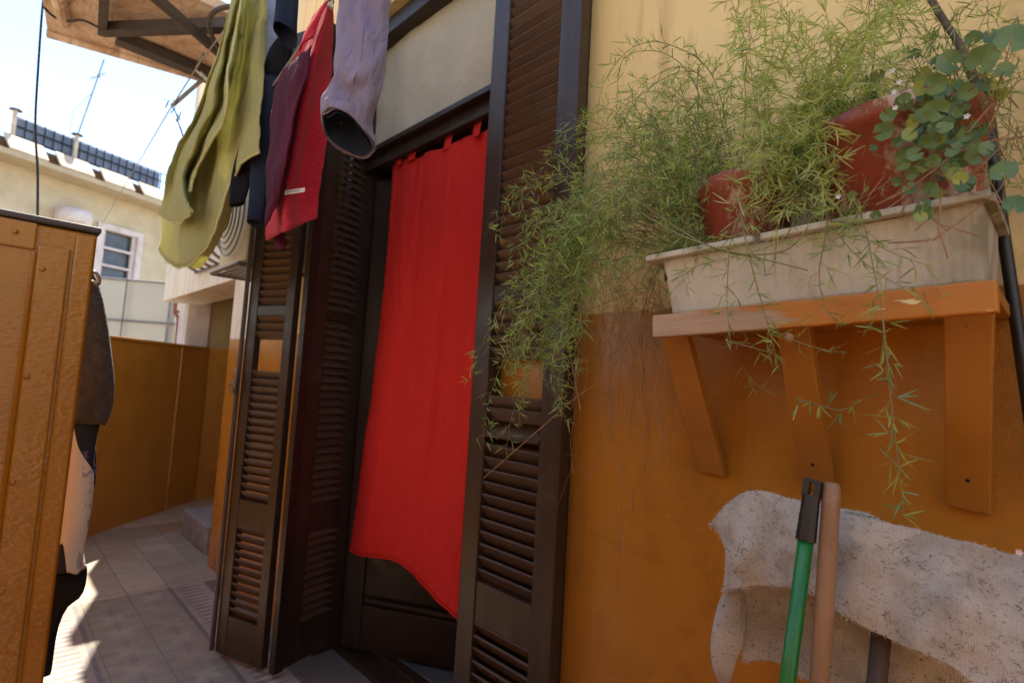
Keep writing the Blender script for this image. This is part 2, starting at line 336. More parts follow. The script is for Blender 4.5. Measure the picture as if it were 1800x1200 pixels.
# ------------------------------------------------------------------ mesh helpers
class MB:
    def __init__(s): s.v = []; s.f = []
    def box(s, c, d, mat=None):
        b = len(s.v); m = mat or Matrix()
        for k in range(8):
            p = Vector(((k & 1) - .5, ((k >> 1) & 1) - .5, ((k >> 2) & 1) - .5))
            s.v.append(m @ Vector((c[0] + p.x * d[0], c[1] + p.y * d[1], c[2] + p.z * d[2])))
        s.f += [tuple(b + i for i in q) for q in ((0, 2, 3, 1), (4, 5, 7, 6), (0, 1, 5, 4), (2, 6, 7, 3), (0, 4, 6, 2), (1, 3, 7, 5))]; return s
    def prism(s, pts, off):
        b = len(s.v); n = len(pts); off = Vector(off)
        s.v += [Vector(p) for p in pts] + [Vector(p) + off for p in pts]
        s.f.append(tuple(b + i for i in range(n - 1, -1, -1))); s.f.append(tuple(b + n + i for i in range(n)))
        s.f += [(b + i, b + (i + 1) % n, b + n + (i + 1) % n, b + n + i) for i in range(n)]; return s
    def tube(s, pts, r, n=8, cap=True, flat=None):
        pts = [Vector(p) for p in pts]; b0 = len(s.v); K = len(pts)
        if not hasattr(r, '__len__'): r = [r] * K
        t0 = (pts[1] - pts[0]).normalized(); a = Vector((0, 0, 1)) if abs(t0.z) < .9 else Vector((1, 0, 0))
        for i, p in enumerate(pts):
            t = (pts[min(i + 1, K - 1)] - pts[max(i - 1, 0)]).normalized()
            a = (a - t * a.dot(t)); a = a.normalized() if a.length > 1e-6 else t.orthogonal().normalized(); c = t.cross(a)
            for k in range(n):
                q = 2 * math.pi * k / n; s.v.append(p + (a * math.cos(q) + c * math.sin(q)) * r[i])
        for i in range(K - 1):
            for k in range(n):
                s.f.append((b0 + i * n + k, b0 + i * n + (k + 1) % n, b0 + (i + 1) * n + (k + 1) % n, b0 + (i + 1) * n + k))
        if cap: s.f.append(tuple(b0 + k for k in range(n - 1, -1, -1))); s.f.append(tuple(b0 + (K - 1) * n + k for k in range(n)))
        return s
    def lathe(s, prof, c, n=32, cap=True):
        b0 = len(s.v); K = len(prof)
        for (r, z) in prof:
            for k in range(n):
                q = 2 * math.pi * k / n; s.v.append(Vector((c[0] + r * math.cos(q), c[1] + r * math.sin(q), c[2] + z)))
        for i in range(K - 1):
            for k in range(n): s.f.append((b0 + i * n + k, b0 + i * n + (k + 1) % n, b0 + (i + 1) * n + (k + 1) % n, b0 + (i + 1) * n + k))
        if cap: s.f.append(tuple(b0 + k for k in range(n - 1, -1, -1))); s.f.append(tuple(b0 + (K - 1) * n + k for k in range(n)))
        return s
    def dome(s, c, r, axis, n=10, m=4, sq=1.):
        axis = Vector(axis).normalized(); a = axis.orthogonal().normalized(); e = axis.cross(a); b0 = len(s.v); c = Vector(c)
        for i in range(m):
            q = math.pi / 2 * i / m
            for k in range(n):
                p = 2 * math.pi * k / n; s.v.append(c + (a * math.cos(p) + e * math.sin(p)) * r * math.cos(q) + axis * r * math.sin(q) * sq)
        s.v.append(c + axis * r * sq)
        for i in range(m - 1):
            for k in range(n): s.f.append((b0 + i * n + k, b0 + i * n + (k + 1) % n, b0 + (i + 1) * n + (k + 1) % n, b0 + (i + 1) * n + k))
        for k in range(n): s.f.append((b0 + (m - 1) * n + k, b0 + (m - 1) * n + (k + 1) % n, b0 + m * n))
        return s
    def build(s, name, mat, parent=None, smooth=False, bevel=0, base=None, label=None, weld=False):
        me = bpy.data.meshes.new(name)
        org = Vector(base) if base is not None else Vector((0, 0, 0))
        if base is None and parent is not None: org = Vector(parent['_w']) if '_w' in parent else Vector((0, 0, 0))
        me.from_pydata([tuple(v - org) for v in s.v], [], s.f); me.update()
        bm = bmesh.new(); bm.from_mesh(me)
        if weld: bmesh.ops.remove_doubles(bm, verts=bm.verts, dist=1e-5)
        bmesh.ops.recalc_face_normals(bm, faces=bm.faces) if not getattr(s, 'keep', False) else None
        bm.to_mesh(me); bm.free()
        me.materials.append(mat)
        if smooth: me.polygons.foreach_set('use_smooth', [True] * len(me.polygons))
        o = bpy.data.objects.new(name, me); COL.objects.link(o)
        if parent is not None: o.parent = parent
        elif base is not None: o.location = org
        if bevel:
            b = o.modifiers.new('bevel', 'BEVEL'); b.width = bevel; b.segments = 2; b.limit_method = 'ANGLE'; b.angle_limit = R(40)
        if parent is not None: o['_w'] = tuple(org)
        if label: o['label'] = label
        return o
def tag(o, label, cat, group=None, kind=None):
    if kind: o['kind'] = kind
    o['label'] = label; o['category'] = cat
    if group: o['group'] = group
    return o
def thing(name, loc, label, cat, group=None, rot=None):
    o = bpy.data.objects.new(name, None); COL.objects.link(o); o.location = loc; o.empty_display_size = .05
    if rot: o.rotation_euler = rot
    o['_w'] = tuple(loc)
    return tag(o, label, cat, group)
def local(o):                       # parts of this thing are given in its own local frame
    o['_w'] = (0., 0., 0.); return o
def structure(o): o['kind'] = 'structure'; return o
def catmull(pts, n=8):
    P = [pts[0]] + list(pts) + [pts[-1]]; out = []
    for i in range(1, len(P) - 2):
        a, b, c, d = P[i - 1], P[i], P[i + 1], P[i + 2]
        for k in range(n):
            t = k / n; out.append(.5 * ((2 * b) + (c - a) * t + (2 * a - 5 * b + 4 * c - d) * t * t + (3 * b - a - 3 * c + d) * t ** 3))
    out.append(pts[-1].copy()); return out
def sheet(cols, nu=8, nv=8, wob=.004, wscale=14, seed=0, fold=None):
    """cols: control columns of world points -> a smooth draped cloth sheet"""
    cc = [catmull(c, nv) for c in cols]; rows = len(cc[0]); mb = MB()
    grid = [catmull([c[j] for c in cc], nu) for j in range(rows)]; W = len(grid[0])
    for j in range(rows):
        for i in range(W):
            p = grid[j][i]
            q = noise.noise_vector(p * wscale + Vector((seed, 0, 0))) * wob + noise.noise_vector(p * wscale * 2.7) * wob * .4
            if fold: q = q + fold(i / (W - 1), j / (rows - 1))
            mb.v.append(p + q)
    for j in range(rows - 1):
        for i in range(W - 1): mb.f.append((j * W + i, j * W + i + 1, (j + 1) * W + i + 1, (j + 1) * W + i))
    mb.edges = [[mb.v[j * W] for j in range(rows)], [mb.v[(rows - 1) * W + i] for i in range(W)], [mb.v[j * W + W - 1] for j in range(rows)]]
    return mb
def hem(mb, mat, parent, r, which=(1,)):
    for k in which:
        h = MB(); h.tube(mb.edges[k], r, 5); h.build('hem', mat, parent, smooth=True)
def solid(o, t=.003, sub=1):
    m = o.modifiers.new('thickness', 'SOLIDIFY'); m.thickness = t; m.offset = 0
    if sub: s2 = o.modifiers.new('smooth', 'SUBSURF'); s2.levels = sub; s2.render_levels = sub
    return o
def rings(cs, n=20, cap=False):
    """cs: (centre, half width across view, half depth, tilt) loft of ellipses"""
    rt = Vector((.6945, .7172, 0)).normalized(); fw = Vector((-.7192, .6899, 0)).normalized(); mb = MB(); K = len(cs)
    for ci, (c, a, b, tl) in enumerate(cs):
        for k in range(n):
            q = 2 * math.pi * k / n; p = c + rt * a * math.cos(q) + fw * b * math.sin(q) + Vector((0, 0, 1)) * (tl * math.cos(q) + tl * 2.0 * math.sin(q) * (1 if tl < 0 else 0)) 
            fr_ = 1 + .07 * math.sin(3 * q + ci) + .05 * math.sin(5 * q + 1.7 * ci)
            mb.v.append(c + (p - c) * fr_)
    for i in range(K - 1):
        for k in range(n): mb.f.append((i * n + k, i * n + (k + 1) % n, (i + 1) * n + (k + 1) % n, (i + 1) * n + k))
    if cap: mb.f.append(tuple(range(n - 1, -1, -1))); mb.f.append(tuple((K - 1) * n + k for k in range(n)))
    return mb
def ring_px(px, py, hw, y=None, x=None, ar=.6, tl=0):
    c = at(px, py, y=y, x=x); return (c, hw * depth(c) / 960, hw * ar * depth(c) / 960, tl * depth(c) / 960)
Z = Vector((0, 0, 1))

# ------------------------------------------------------------------ ground, balcony floor, house
g_ = MB(); g_.v = [Vector(p) for p in ((-900, -900, -3.6), (900, -900, -3.6), (900, 900, -3.6), (-900, 900, -3.6))]; g_.f = [(0, 1, 2, 3)]
structure(g_.build('ground', M['courtyard']))
PA, PB = Vector((-5.862, .40, 0)), Vector((-4.08, -1.40, 0))      # foot of the slanting parapet
fl = MB(); fl.prism([(-4.0, -1.5, -.2), (2.6, -1.5, -.2), (2.6, .20, -.2), (-3.9, .20, -.2), (-3.9, 2.6, -.2), (-5.95, 2.6, -.2), (-5.95, .45, -.2)], (0, 0, .2))
structure(fl.build('floor', M['floor']))

WT = 5.4
hw_ = thing('house_wall', (-1, 0, 0), 'long house wall painted glossy orange below and yellow above, behind the shutters and shelf', 'wall')
mb = MB()
mb.box((.62, .15, WT / 2), (3.96, .3, WT))                               # right of the door
mb.box((-3.2, .15, WT / 2), (1.40, .3, WT))                              # left of the door, x -3.9 .. -2.5
mb.box((-1.93, .15, (2.93 + WT) / 2), (1.14, .3, WT - 2.93))             # above the door
mb.box((-4.93, .15, (1.86 + 3.2) / 2), (2.06, .3, 3.2 - 1.86))             # the part that bridges the recess
mb.build('wall', M['wall'], hw_)
for (xa, xb) in ((-5.66, -5.54), (-5.24, -4.97), (-4.68, -3.92)):  # added blocks; the gaps between them shape the sun patches on the floor
    mb = MB(); mb.box(((xa + xb) / 2, .15, 3.7), (xb - xa, .26, .996)); mb.build('sun_patch_block', M['wall'], hw_)
mb = MB(); mb.box((-4.98, 1.5, 2.26), (2.14, 2.38, .1)); mb.box((-4.98, 2.75, 1.1), (2.14, .1, 2.3)); mb.build('added_recess_shell', M['beige'], hw_)  # unseen ceiling and back wall, added to keep sun out of the recess
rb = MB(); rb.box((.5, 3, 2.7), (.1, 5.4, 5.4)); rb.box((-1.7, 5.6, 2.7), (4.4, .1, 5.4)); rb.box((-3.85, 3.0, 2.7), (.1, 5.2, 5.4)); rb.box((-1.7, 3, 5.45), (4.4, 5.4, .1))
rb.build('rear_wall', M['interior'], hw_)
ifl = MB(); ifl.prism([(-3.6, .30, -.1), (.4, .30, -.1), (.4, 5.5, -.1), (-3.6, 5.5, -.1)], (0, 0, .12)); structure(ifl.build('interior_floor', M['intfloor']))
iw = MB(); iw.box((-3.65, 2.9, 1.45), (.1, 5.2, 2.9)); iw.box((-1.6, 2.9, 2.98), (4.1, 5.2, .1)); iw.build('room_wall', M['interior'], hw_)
# end-of-balcony wall: orange dado, beige alcove, white pillar
ew = thing('end_wall', (-6, .4, 0), 'alcove wall at the far end of the balcony, orange below and beige above', 'wall')
e1 = MB(); e1.box((-6.0, 1.4, .7275), (.2, 2.2, 1.455)); e1.build('orange_dado', M['parapet'], ew)
e2 = MB(); e2.box((-6.0, 1.4, 1.79), (.196, 2.0, .67)); e2.build('alcove_plaster', M['beige'], ew)
a, b = at(322, 560, x=-6.0), at(372, 560, x=-5.86)
wp = MB(); wp.box((-6.03, (a.y + b.y) / 2, 2.6), (.3, b.y - a.y, 2.3)); 
o = wp.build('white_pillar', M['whiteplaster'], bevel=.015, base=(-6.0, .3, 1.456)); tag(o, 'peeling white plaster pillar standing behind the parapet corner', 'pillar')

# slanting orange parapet
pd = (PB - PA).normalized(); pn = Vector((-pd.y, pd.x, 0)); 
if (EYE - PA).dot(pn) > 0: pn = -pn
pr = thing('parapet', PA, 'low orange parapet wall slanting along the outer side of the balcony', 'wall')
pl = (PB - PA).length
mb = MB(); mb.prism([PA, PB, PB + pn * .12, PA + pn * .12], (0, 0, 1.43)); mb.build('panel', M['parapet'], pr)
mb = MB(); q = pn * -.012; mb.prism([PA + q + Z * 1.432, PB + q + Z * 1.432, PB + pn * .135 + Z * 1.432, PA + pn * .135 + Z * 1.432], (0, 0, .025)); mb.build('coping', M['parapet'], pr, bevel=.004)
for s_ in (.40, 1.28, 2.1):
    mb = MB(); c = PA + pd * s_; mb.prism([c - pd * .016 - pn * .0, c + pd * .016, c + pd * .012 - pn * .010, c - pd * .012 - pn * .010], (0, 0, 1.43)); mb.build('cover_strip', M['parapet'], pr)
# rest of the outer parapet beside the camera (joins the slanting run)
mb = MB(); mb.box((-.74, -1.462, .7), (6.68, .12, 1.4)); o = mb.build('parapet', M['parapet'], base=(-.3, -1.46, 0)); tag(o, 'straight orange parapet behind the orange gate, along the balcony edge', 'wall')
mb = MB(); mb.box((2.68, -.77, 1.4), (.16, 1.5, 2.8)); o = mb.build('gate_shade_wall', M['cream'], base=(2.68, -1.2, 0)); tag(o, 'unseen cream wall added at the near end of the balcony to dim the gate', 'wall')  # unseen wall, added to cut the light falling on the gate
ob = thing('bounce_building', (-1, -7.5, -3.6), 'unseen pale house behind the camera, added to bounce light onto the balcony', 'building')  # unseen house added to bounce warm light onto the balcony
mb = MB(); mb.box((-.5, -8, 1.4), (13, 1, 10)); mb.build('wall', M['cream_bounce'], ob)  # wall of the unseen bounce house
mb = MB(); mb.box((-.5, -7.46, 6.5), (13.4, .3, .3)); mb.build('bounce_cornice', M['cream_eave'], ob)
for wx in (-5, -2.5, 0, 2.5): mb = MB(); mb.box((wx, -7.49, 2.2), (1.0, .06, 1.7)); mb.build('window', M['glass_dark'], ob)  # windows of the unseen bounce house
# stone step at the wall's corner
st = MB(); st.box((-4.42, .165, .095), (.62, .25, .19)); o = st.build('stone_step', M['stone'], bevel=.012, base=(-4.4, .16, 0)); tag(o, 'grey rough stone block on the tiles at the corner of the orange wall', 'step')

# ------------------------------------------------------------------ door frame, transom, curtain, inner door
df = thing('door_frame', (-1.93, .15, 0), 'dark brown wooden door frame set deep in the wall around the red curtain', 'door frame')
XL, XR, YF = -2.5, -1.36, .06
mb = MB(); mb.box((XL + .045, .14, 1.46), (.09, .22, 2.92)); mb.build('jamb', M['frame'], df, bevel=.004)
mb = MB(); mb.box((XR - .03, .14, 1.46), (.06, .22, 2.92)); mb.build('jamb', M['frame'], df, bevel=.004)
mb = MB(); mb.box(((XL + XR) / 2, .14, 2.88), (XR - XL - .2, .20, .08)); mb.build('head', M['frame'], df, bevel=.004)
mb = MB(); mb.box(((XL + XR) / 2, .125, 2.275), (XR - XL - .16, .07, .055)); mb.box(((XL + XR) / 2, .10, 2.317), (XR - XL - .17, .09, .025)); mb.build('transom_bar', M['frame'], df, bevel=.003)
mb = MB(); mb.box((XL + .12, .115, 2.58), (.045, .05, .52)); mb.build('transom_stile', M['frame'], df, bevel=.003)
mb = MB(); mb.box((XL + .125, .20, 1.12), (.07, .05, 2.24)); mb.build('inner_stop', M['doordark'], df, bevel=.003)
mb = MB(); mb.box(((XL + XR) / 2, .235, .025), (XR - XL - .16, .05, .05)); mb.box(((XL + XR) / 2, .17, .012), (XR - XL - .16, .09, .024)); mb.build('threshold', M['frame'], df, bevel=.004)
ax0, ax1 = XL + .14, XR - .06
cols = []
for i in range(9):
    x = ax0 + (ax1 - ax0) * i / 8; cols.append([Vector((x, .105 + .008 * math.sin(i * 1.9) * k / 3, 2.86 - .53 * k / 3)) for k in range(4)])
o = sheet(cols, 4, 6, .011, 6).build('transom_blind', M['blind'], smooth=True, base=(-1.9, .1, 2.33)); solid(o, .002, 1)
tag(o, 'grey beige fabric stretched over the transom opening above the red curtain', 'blind')
# inner door, ajar, dark
idr = thing('inner_door', (-1.42, .55, .03), 'dark panelled inner door seen beneath the hem of the red curtain', 'door')
mt = Matrix.Translation((-2.37, .15, 0)) @ Matrix.Rotation(R(30), 4, 'Z') @ Matrix.Translation((1.0, 0, 0))
mb = MB()
mb.box((-.05, 0, 1.12), (.10, .045, 2.18), mt); mb.box((-.95, 0, 1.12), (.10, .045, 2.18), mt); mb.box((-.5, 0, .13), (.80, .045, .20), mt); mb.box((-.5, 0, .62), (.80, .045, .12), mt); mb.box((-.5, 0, 2.14), (.80, .045, .14), mt)
mb.build('door_frame_rails', M['doordark'], idr, bevel=.006)
mb = MB(); mb.box((-.5, 0, .395), (.80, .02, .33), mt); mb.box((-.5, 0, 1.38), (.80, .02, 1.38), mt); mb.build('panel', M['doordark'], idr)
mb = MB(); mb.tube([mt @ Vector((-.88, -.028, .255)), mt @ Vector((-.12, -.028, .255))], .014, 8); mb.build('moulding', M['doordark'], idr)
# curtain
cu = thing('curtain', (-1.9, .13, 2.2), 'bright red tab top curtain hanging in the doorway with a curved hem', 'curtain')
top = [(690, 284), (716, 276), (742, 277), (752, 268), (788, 258), (812, 246), (836, 234), (862, 222), (895, 208)]
bot = [(611, 966), (634, 975), (660, 978), (690, 984), (716, 1000), (742, 1025), (766, 1052), (792, 1074), (822, 1100)]
ys_ = [.128, .108, .130, .124, .110, .132, .126, .108, .122]
cols = []
for i in range(9):
    (tx, ty), (bx, by) = top[i], bot[i]; a = at(tx, ty, y=.115 + (ys_[i] - .115) * .8); b = at(bx, by, y=ys_[i] + .01)
    c = []
    for k in range(6):
        t = k / 5; p = a.lerp(b, t); p.x += .035 * math.sin(t * math.pi) * (1 - i / 8) + .004 * math.sin(t * 7 + i); p.y += .006 * math.sin(t * 2.6 + i * 1.3)
        c.append(p)
    cols.append(c)
sh_ = sheet(cols, 9, 8, .006, 5, 0, lambda u, v: Vector((0, (.007 * math.sin(u * 17 + 1.6 * math.sin(v * 2.6)) + .003 * math.sin(u * 43 + v * 3)) * (1 - .5 * v), 0))); hem(sh_, M['curtain'], cu, .003); o = sh_.build('cloth', M['curtain'], cu, smooth=True); solid(o, .0015, 0)
for (px, py, hwd) in ((722, 262, 9), (785, 244, 8), (836, 220, 8), (700, 270, 6), (885, 202, 8)):
    a = at(px, py + 20, y=.11); b = at(px - 2, py - 22, y=.135); hwid = hwd * depth(a) / 960 * 1.3
    cols = [[Vector((x, p.y, p.z)) for p in (b, b.lerp(a, .5) - Vector((0, .004, 0)), a)] for x in (a.x - hwid, a.x, a.x + hwid)]
    o = sheet(cols, 3, 4, .001).build('tab', M['curtain'], cu, smooth=True); solid(o, .0015, 0)
z_ = at(785, 222, y=.14).z
mb = MB(); mb.tube([(XL + .1, .14, z_), (XR - .06, .14, z_)], .008, 10); o = mb.build('curtain_rod', M['steel'], base=(-1.9, .14, z_)); tag(o, 'thin rod under the transom bar carrying the red curtain tabs', 'curtain rod')

# ------------------------------------------------------------------ louvred shutters
def leaf(label, p0, p1, zb=.02, zt=2.84, hole=None, plank=None, stile=(.05, .05), latch=False, gap_shade=False, th=.034, face=1, group='louvred shutter leaves'):
    p0, p1 = Vector((*p0, 0)), Vector((*p1, 0)); W = (p1 - p0).length; u = (p1 - p0) / W; n = Vector((u.y, -u.x, 0)) * face  # n points at the viewer
    rot = Matrix(((u.x, -n.x, 0, p0.x), (u.y, -n.y, 0, p0.y), (0, 0, 1, zb), (0, 0, 0, 1)))
    t = bpy.data.objects.new('shutter', None); COL.objects.link(t)
    ang = math.atan2(u.y, u.x); t.location = (p0.x, p0.y, zb); t.rotation_euler = (0, 0, ang); t['_w'] = (0, 0, 0); tag(t, label, 'shutter', group)
    s = -1 if face == 1 else 1      # local y of the viewer side
    H = zt - zb
    for x, sw in ((stile[0] / 2, stile[0]), (W - stile[1] / 2, stile[1])):
        mb = MB(); mb.box((x, 0, H / 2), (sw, th, H)); mb.build('stile', M['shutter'], t, bevel=.003)
    XC = (stile[0] + W - stile[1]) / 2; WI = W - stile[0] - stile[1]
    if gap_shade: mb = MB(); mb.box((-.018, s * -.012, H / 2), (.046, .03, H)); mb.build('shade_strip', M['doordark'], t)  # dark strip filling the gap, stands in for the shaded leaf edge
    rails = [(0, .165), (.55, .665), (1.485, 1.53), (H - .09, H)]
    for (a, b) in rails:
        mb = MB(); mb.box((XC, .001, (a + b) / 2), (WI, th - .006, b - a)); mb.build('rail', M['shutter'], t, bevel=.002)
    zones = [(.165, .55), (.665, 1.485), (1.53, H - .09)]
    rnd = random.Random(hash(label) % 1000 if False else len(label))
    for (a, b) in zones:
        mb = MB(); n_ = int(round((b - a) / .0355)); stp = (b - a) / n_
        for i in range(n_):
            zc = a + stp * (i + .5)
            if hole and hole[0] - zb < zc < hole[1] - zb:
                if mb.v: mb.build('louvres', M['shutter_slat'], t, bevel=.0015); mb = MB()
                continue
            if plank and abs(zc - (plank - zb)) < .02:
                if mb.v: mb.build('louvres', M['shutter_slat'], t, bevel=.0015); mb = MB()
                continue
            tilt = R(55 + rnd.uniform(-2.5, 2.5)); 
            # viewer-side edge high
            mb.box((0, 0, 0), (WI, .042, .007), Matrix.Translation((XC, 0, zc)) @ Matrix.Rotation(rnd.uniform(-.004, .004), 4, 'Y') @ Matrix.Rotation((tilt if s > 0 else -tilt), 4, 'X'))
        mb.build('louvres', M['shutter_slat'], t, bevel=.0015)
    if plank:
        mb = MB(); mb.box((0, 0, 0), (WI, .046, .008), Matrix.Translation((XC, s * .003, plank - zb)) @ Matrix.Rotation(R(-32) * s, 4, 'X')); mb.build('loose_louvre', M['shutter_slat'], t, label='louvre turned flat out of line')
    if latch:
        mb = MB(); mb.tube([(W + .010, s * .026, 0.01), (W + .010, s * .026, H)], .010, 8); mb.build('closing_strip', M['metal_dark'], t)
        lt = MB(); lt.box((W + .008, s * .040, 1.20 - zb), (.022, .008, .11)); lo = lt.build('latch_plate', M['steel'], t, bevel=.002)
        lt = MB(); pts = [Vector((W + .010 + .017 * math.cos(q), s * .052, 1.175 - zb + .022 * math.sin(q))) for q in [2 * math.pi * i / 16 for i in range(17)]]; lt.tube(pts, .0035, 6, False)
        r_ = lt.build('ring', M['steel'], lo)
    return t
leaf('wide open brown louvred shutter with one missing slat, flat against the wall beside the fern', (-1.295, -.055), (-.926, -.055), hole=(1.215, 1.315), plank=1.115, stile=(.072, .076))
leaf('nearer brown louvred shutter leaf folded back, its slats unbroken, next to the curtain', (-2.345, -.15), (-2.452, .195), stile=(.088, .082), face=-1, gap_shade=True)
leaf('outer brown louvred shutter leaf with a ring latch and a gap of missing slats', (-2.385, -.19), (-2.66, -.288), hole=(1.255, 1.395), stile=(.05, .062), latch=True, face=-1)
# second folded leaf behind the right-hand one
leaf('rear brown shutter leaf folded flat behind the wide open one', (-1.29, -.017), (-.945, -.017), hole=(1.19, 1.36), stile=(.05, .05), th=.026)

# ------------------------------------------------------------------ orange gate at the left edge
gt = thing('gate', (-1.07, -1.3, .2), 'glossy orange riveted metal gate at the left edge, thick with paint', 'gate')
GX = -1.07; ZT = 1.455
def gy(px, py): return at(px, py, x=GX).y
mb = MB(); mb.box((GX - .014, -1.221, .74), (.028, .352, 1.42)); mb.build('sheet', M['enamel'], gt, bevel=.003)
mb = MB(); mb.box((GX + .003, -1.0595, .74), (.010, .0245, 1.41)); mb.build('edge_strip', M['enamel'], gt, bevel=.003)
mb = MB(); mb.box((GX + .002, -1.0945, .74), (.008, .0385, 1.36)); mb.build('stile', M['enamel'], gt, bevel=.003)
mb = MB(); mb.box((GX + .002, -1.256, 1.430), (.008, .28, .040)); mb.build('rail', M['enamel'], gt, bevel=.003)
mb = MB(); mb.tube([(GX + .004, -1.1165, .15), (GX + .004, -1.1165, 1.408)], .0032, 6); mb.build('bead', M['enamel2'], gt)
mb = MB(); mb.box((GX - .012, -1.219, ZT + .0015), (.036, .356, .010)); mb.build('cap', M['metal_dark'], gt, bevel=.003)
for (px, py) in ((27, 407), (75, 473), (47, 662), (22, 848), (3, 1040), (77, 1004), (134, 636), (-30, 400), (60, 1130)):
    p = at(px, py, x=GX + .006); big = px < 100 and py < 1041 and px != 77
    mb = MB(); mb.dome(p, .0042 if big else .0022, (1, 0, 0), 12, 4, .75); mb.build('rivet', M['enamel'], gt, smooth=True)

# clothes hanging behind the gate
X1 = -1.25
def rp(px, py, hwid, ar=.7, x=X1, tl=0): return ring_px(px, py, hwid, x=x, ar=ar, tl=tl)
mb = rings([rp(143, 468, 12), rp(148, 500, 20), rp(152, 560, 30), rp(158, 620, 38), rp(160, 670, 41), rp(155, 715, 36), rp(148, 745, 34)], 24)
for i, v in enumerate(mb.v): mb.v[i] = v + noise.noise_vector(v * 26) * .012 + Z * noise.noise(Vector((v.x * 60, v.y * 60, 0))) * .006
o = mb.build('grey_sweater', M['greywool'], smooth=True, base=at(150, 480, x=X1)); solid(o, .004, 1); tag(o, 'dark charcoal wool sleeve hanging behind the orange gate, topmost of the garments', 'sweater')
mb = rings([rp(141, 725, 30, x=-1.256), rp(137, 790, 30, x=-1.256), rp(128, 860, 29, x=-1.256), rp(122, 920, 28, x=-1.256), rp(115, 965, 30, x=-1.256), rp(108, 1005, 38, x=-1.256)], 24)
for i, v in enumerate(mb.v): mb.v[i] = v + noise.noise_vector(Vector((v.x * 40, v.y * 40, v.z * 14))) * .012
o = mb.build('printed_shirt', M['print'], smooth=True, base=at(130, 740, x=X1)); solid(o, .003, 1); tag(o, 'cream and black printed shirt hanging below the charcoal sleeve', 'shirt')
mb = rings([rp(150, 770, 9, x=-1.262), rp(156, 800, 11, x=-1.262), rp(155, 850, 11, x=-1.262), rp(148, 895, 9, x=-1.262), rp(140, 935, 7, x=-1.262)], 16)
for i, v in enumerate(mb.v): mb.v[i] = v + noise.noise_vector(v * 34) * .006
o = mb.build('striped_scarf', M['scarf'], smooth=True, base=at(155, 770, x=-1.262)); solid(o, .002, 1); tag(o, 'narrow black and purple knitted strip along the right edge of the printed shirt', 'scarf')
mb = rings([rp(116, 1000, 33, x=-1.27), rp(114, 1025, 36, x=-1.27), rp(108, 1050, 32, x=-1.27), rp(96, 1068, 22, x=-1.27), rp(88, 1100, 14, x=-1.27), rp(80, 1150, 12, x=-1.27), rp(72, 1195, 10, x=-1.27)], 20)
for i, v in enumerate(mb.v): mb.v[i] = v + noise.noise_vector(v * 22) * .014
o = mb.build('black_stocking', M['black'], smooth=True, base=at(110, 1010, x=X1)); solid(o, .003, 1); tag(o, 'black cloth hanging lowest behind the gate, almost to the floor', 'cloth')
mb = MB(); pts = [at(px, py, x=-1.14) for px, py in ((150, 500), (160, 494), (172, 500), (174, 488), (166, 478), (158, 484), (158, 505), (152, 540))]
mb.tube(catmull(pts, 5), .0028, 6); o = mb.build('hanger_hook', M['steel'], smooth=True, base=at(160, 500, x=-1.14)); tag(o, 'looped hook at the edge of the orange gate above the sleeve', 'hook')

# ------------------------------------------------------------------ canopy with its metal frame (upper left)
cn = thing('canopy', (-3, -.6, 2.9), 'weathered peach coloured canopy on a dark metal frame at the upper left', 'canopy')
c0 = at(83, 57, z=2.9); c1 = at(350, 135, z=2.9); c00 = at(-30, -18, z=2.9)
ed = (c1 - c0).normalized(); cwall = c0 + ed * ((-.0 - c0.y) / ed.y)
mb = MB(); mb.prism([c0, cwall, (-2.72, 0, 2.9), (-2.72, -1.45, 2.9), (c0.x + .35, -1.45, 2.9), at(75, 0, z=2.9)], (0, 0, .05)); mb.build('soffit', M['soffit'], cn, bevel=.004)
mb = MB(); mb.tube([c0 + Vector((.012, 0, -.012)), cwall + Vector((.012, -.02, -.012))], .022, 8); mb.build('gutter_lip', M['soffit'], cn, smooth=True)
mb = MB(); mb.tube([at(102, -10, z=2.88), at(112, 40, z=2.88)], .030, 10); mb.build('corner_block', M['soffit'], cn)
def bar(a, b, w_, h_, nm='beam', m='metal_dark'):
    a, b = Vector(a), Vector(b); d = (b - a).normalized(); s2 = d.cross(Z).normalized() * w_ / 2; up = Z * h_ / 2
    mb = MB(); mb.prism([a + s2 + up, a - s2 + up, a - s2 - up, a + s2 - up], b - a); return mb.build(nm, M[m], cn, bevel=.002)
bar(at(185, -30, z=2.83), at(180, 56, z=2.83), .035, .05)
bar(at(182, 52, z=2.825), at(400, 45, z=2.825), .05, .05)
bar(at(205, 66, z=2.865), at(372, 134, z=2.865), .075, .05)
bar(at(255, -20, z=2.76), at(385, 92, z=2.76), .03, .04)
mb = MB(); pts = [at(px, py, z=2.74) for px, py in ((386, 88), (372, 62), (367, 38), (378, 20), (402, 12), (420, 16))]; mb.tube(catmull(pts, 5), .011, 8); mb.build('bent_rod', M['metal_dark'], cn, smooth=True)
mb = MB(); mb.tube(catmull([at(px, py, z=2.86) for px, py in ((78, 14), (95, 30), (120, 38), (145, 36), (172, 48))], 5), .006, 6); mb.build('loose_wire', M['metal_dark'], cn)

mb = MB(); pts = [at(78, -10, x=-3.5), at(74, 20, x=-3.5), at(67, 120, x=-3.45), at(62, 220, x=-3.4), at(66, 300, x=-3.35), at(66, 385, x=-3.3), at(64, 700, x=-3.2)]
mb.tube(catmull(pts, 6), .0055, 6); o = mb.build('black_cable', M['black_plastic'], smooth=True, base=pts[0]); tag(o, 'thin black cable hanging from the canopy corner against the sky', 'cable')
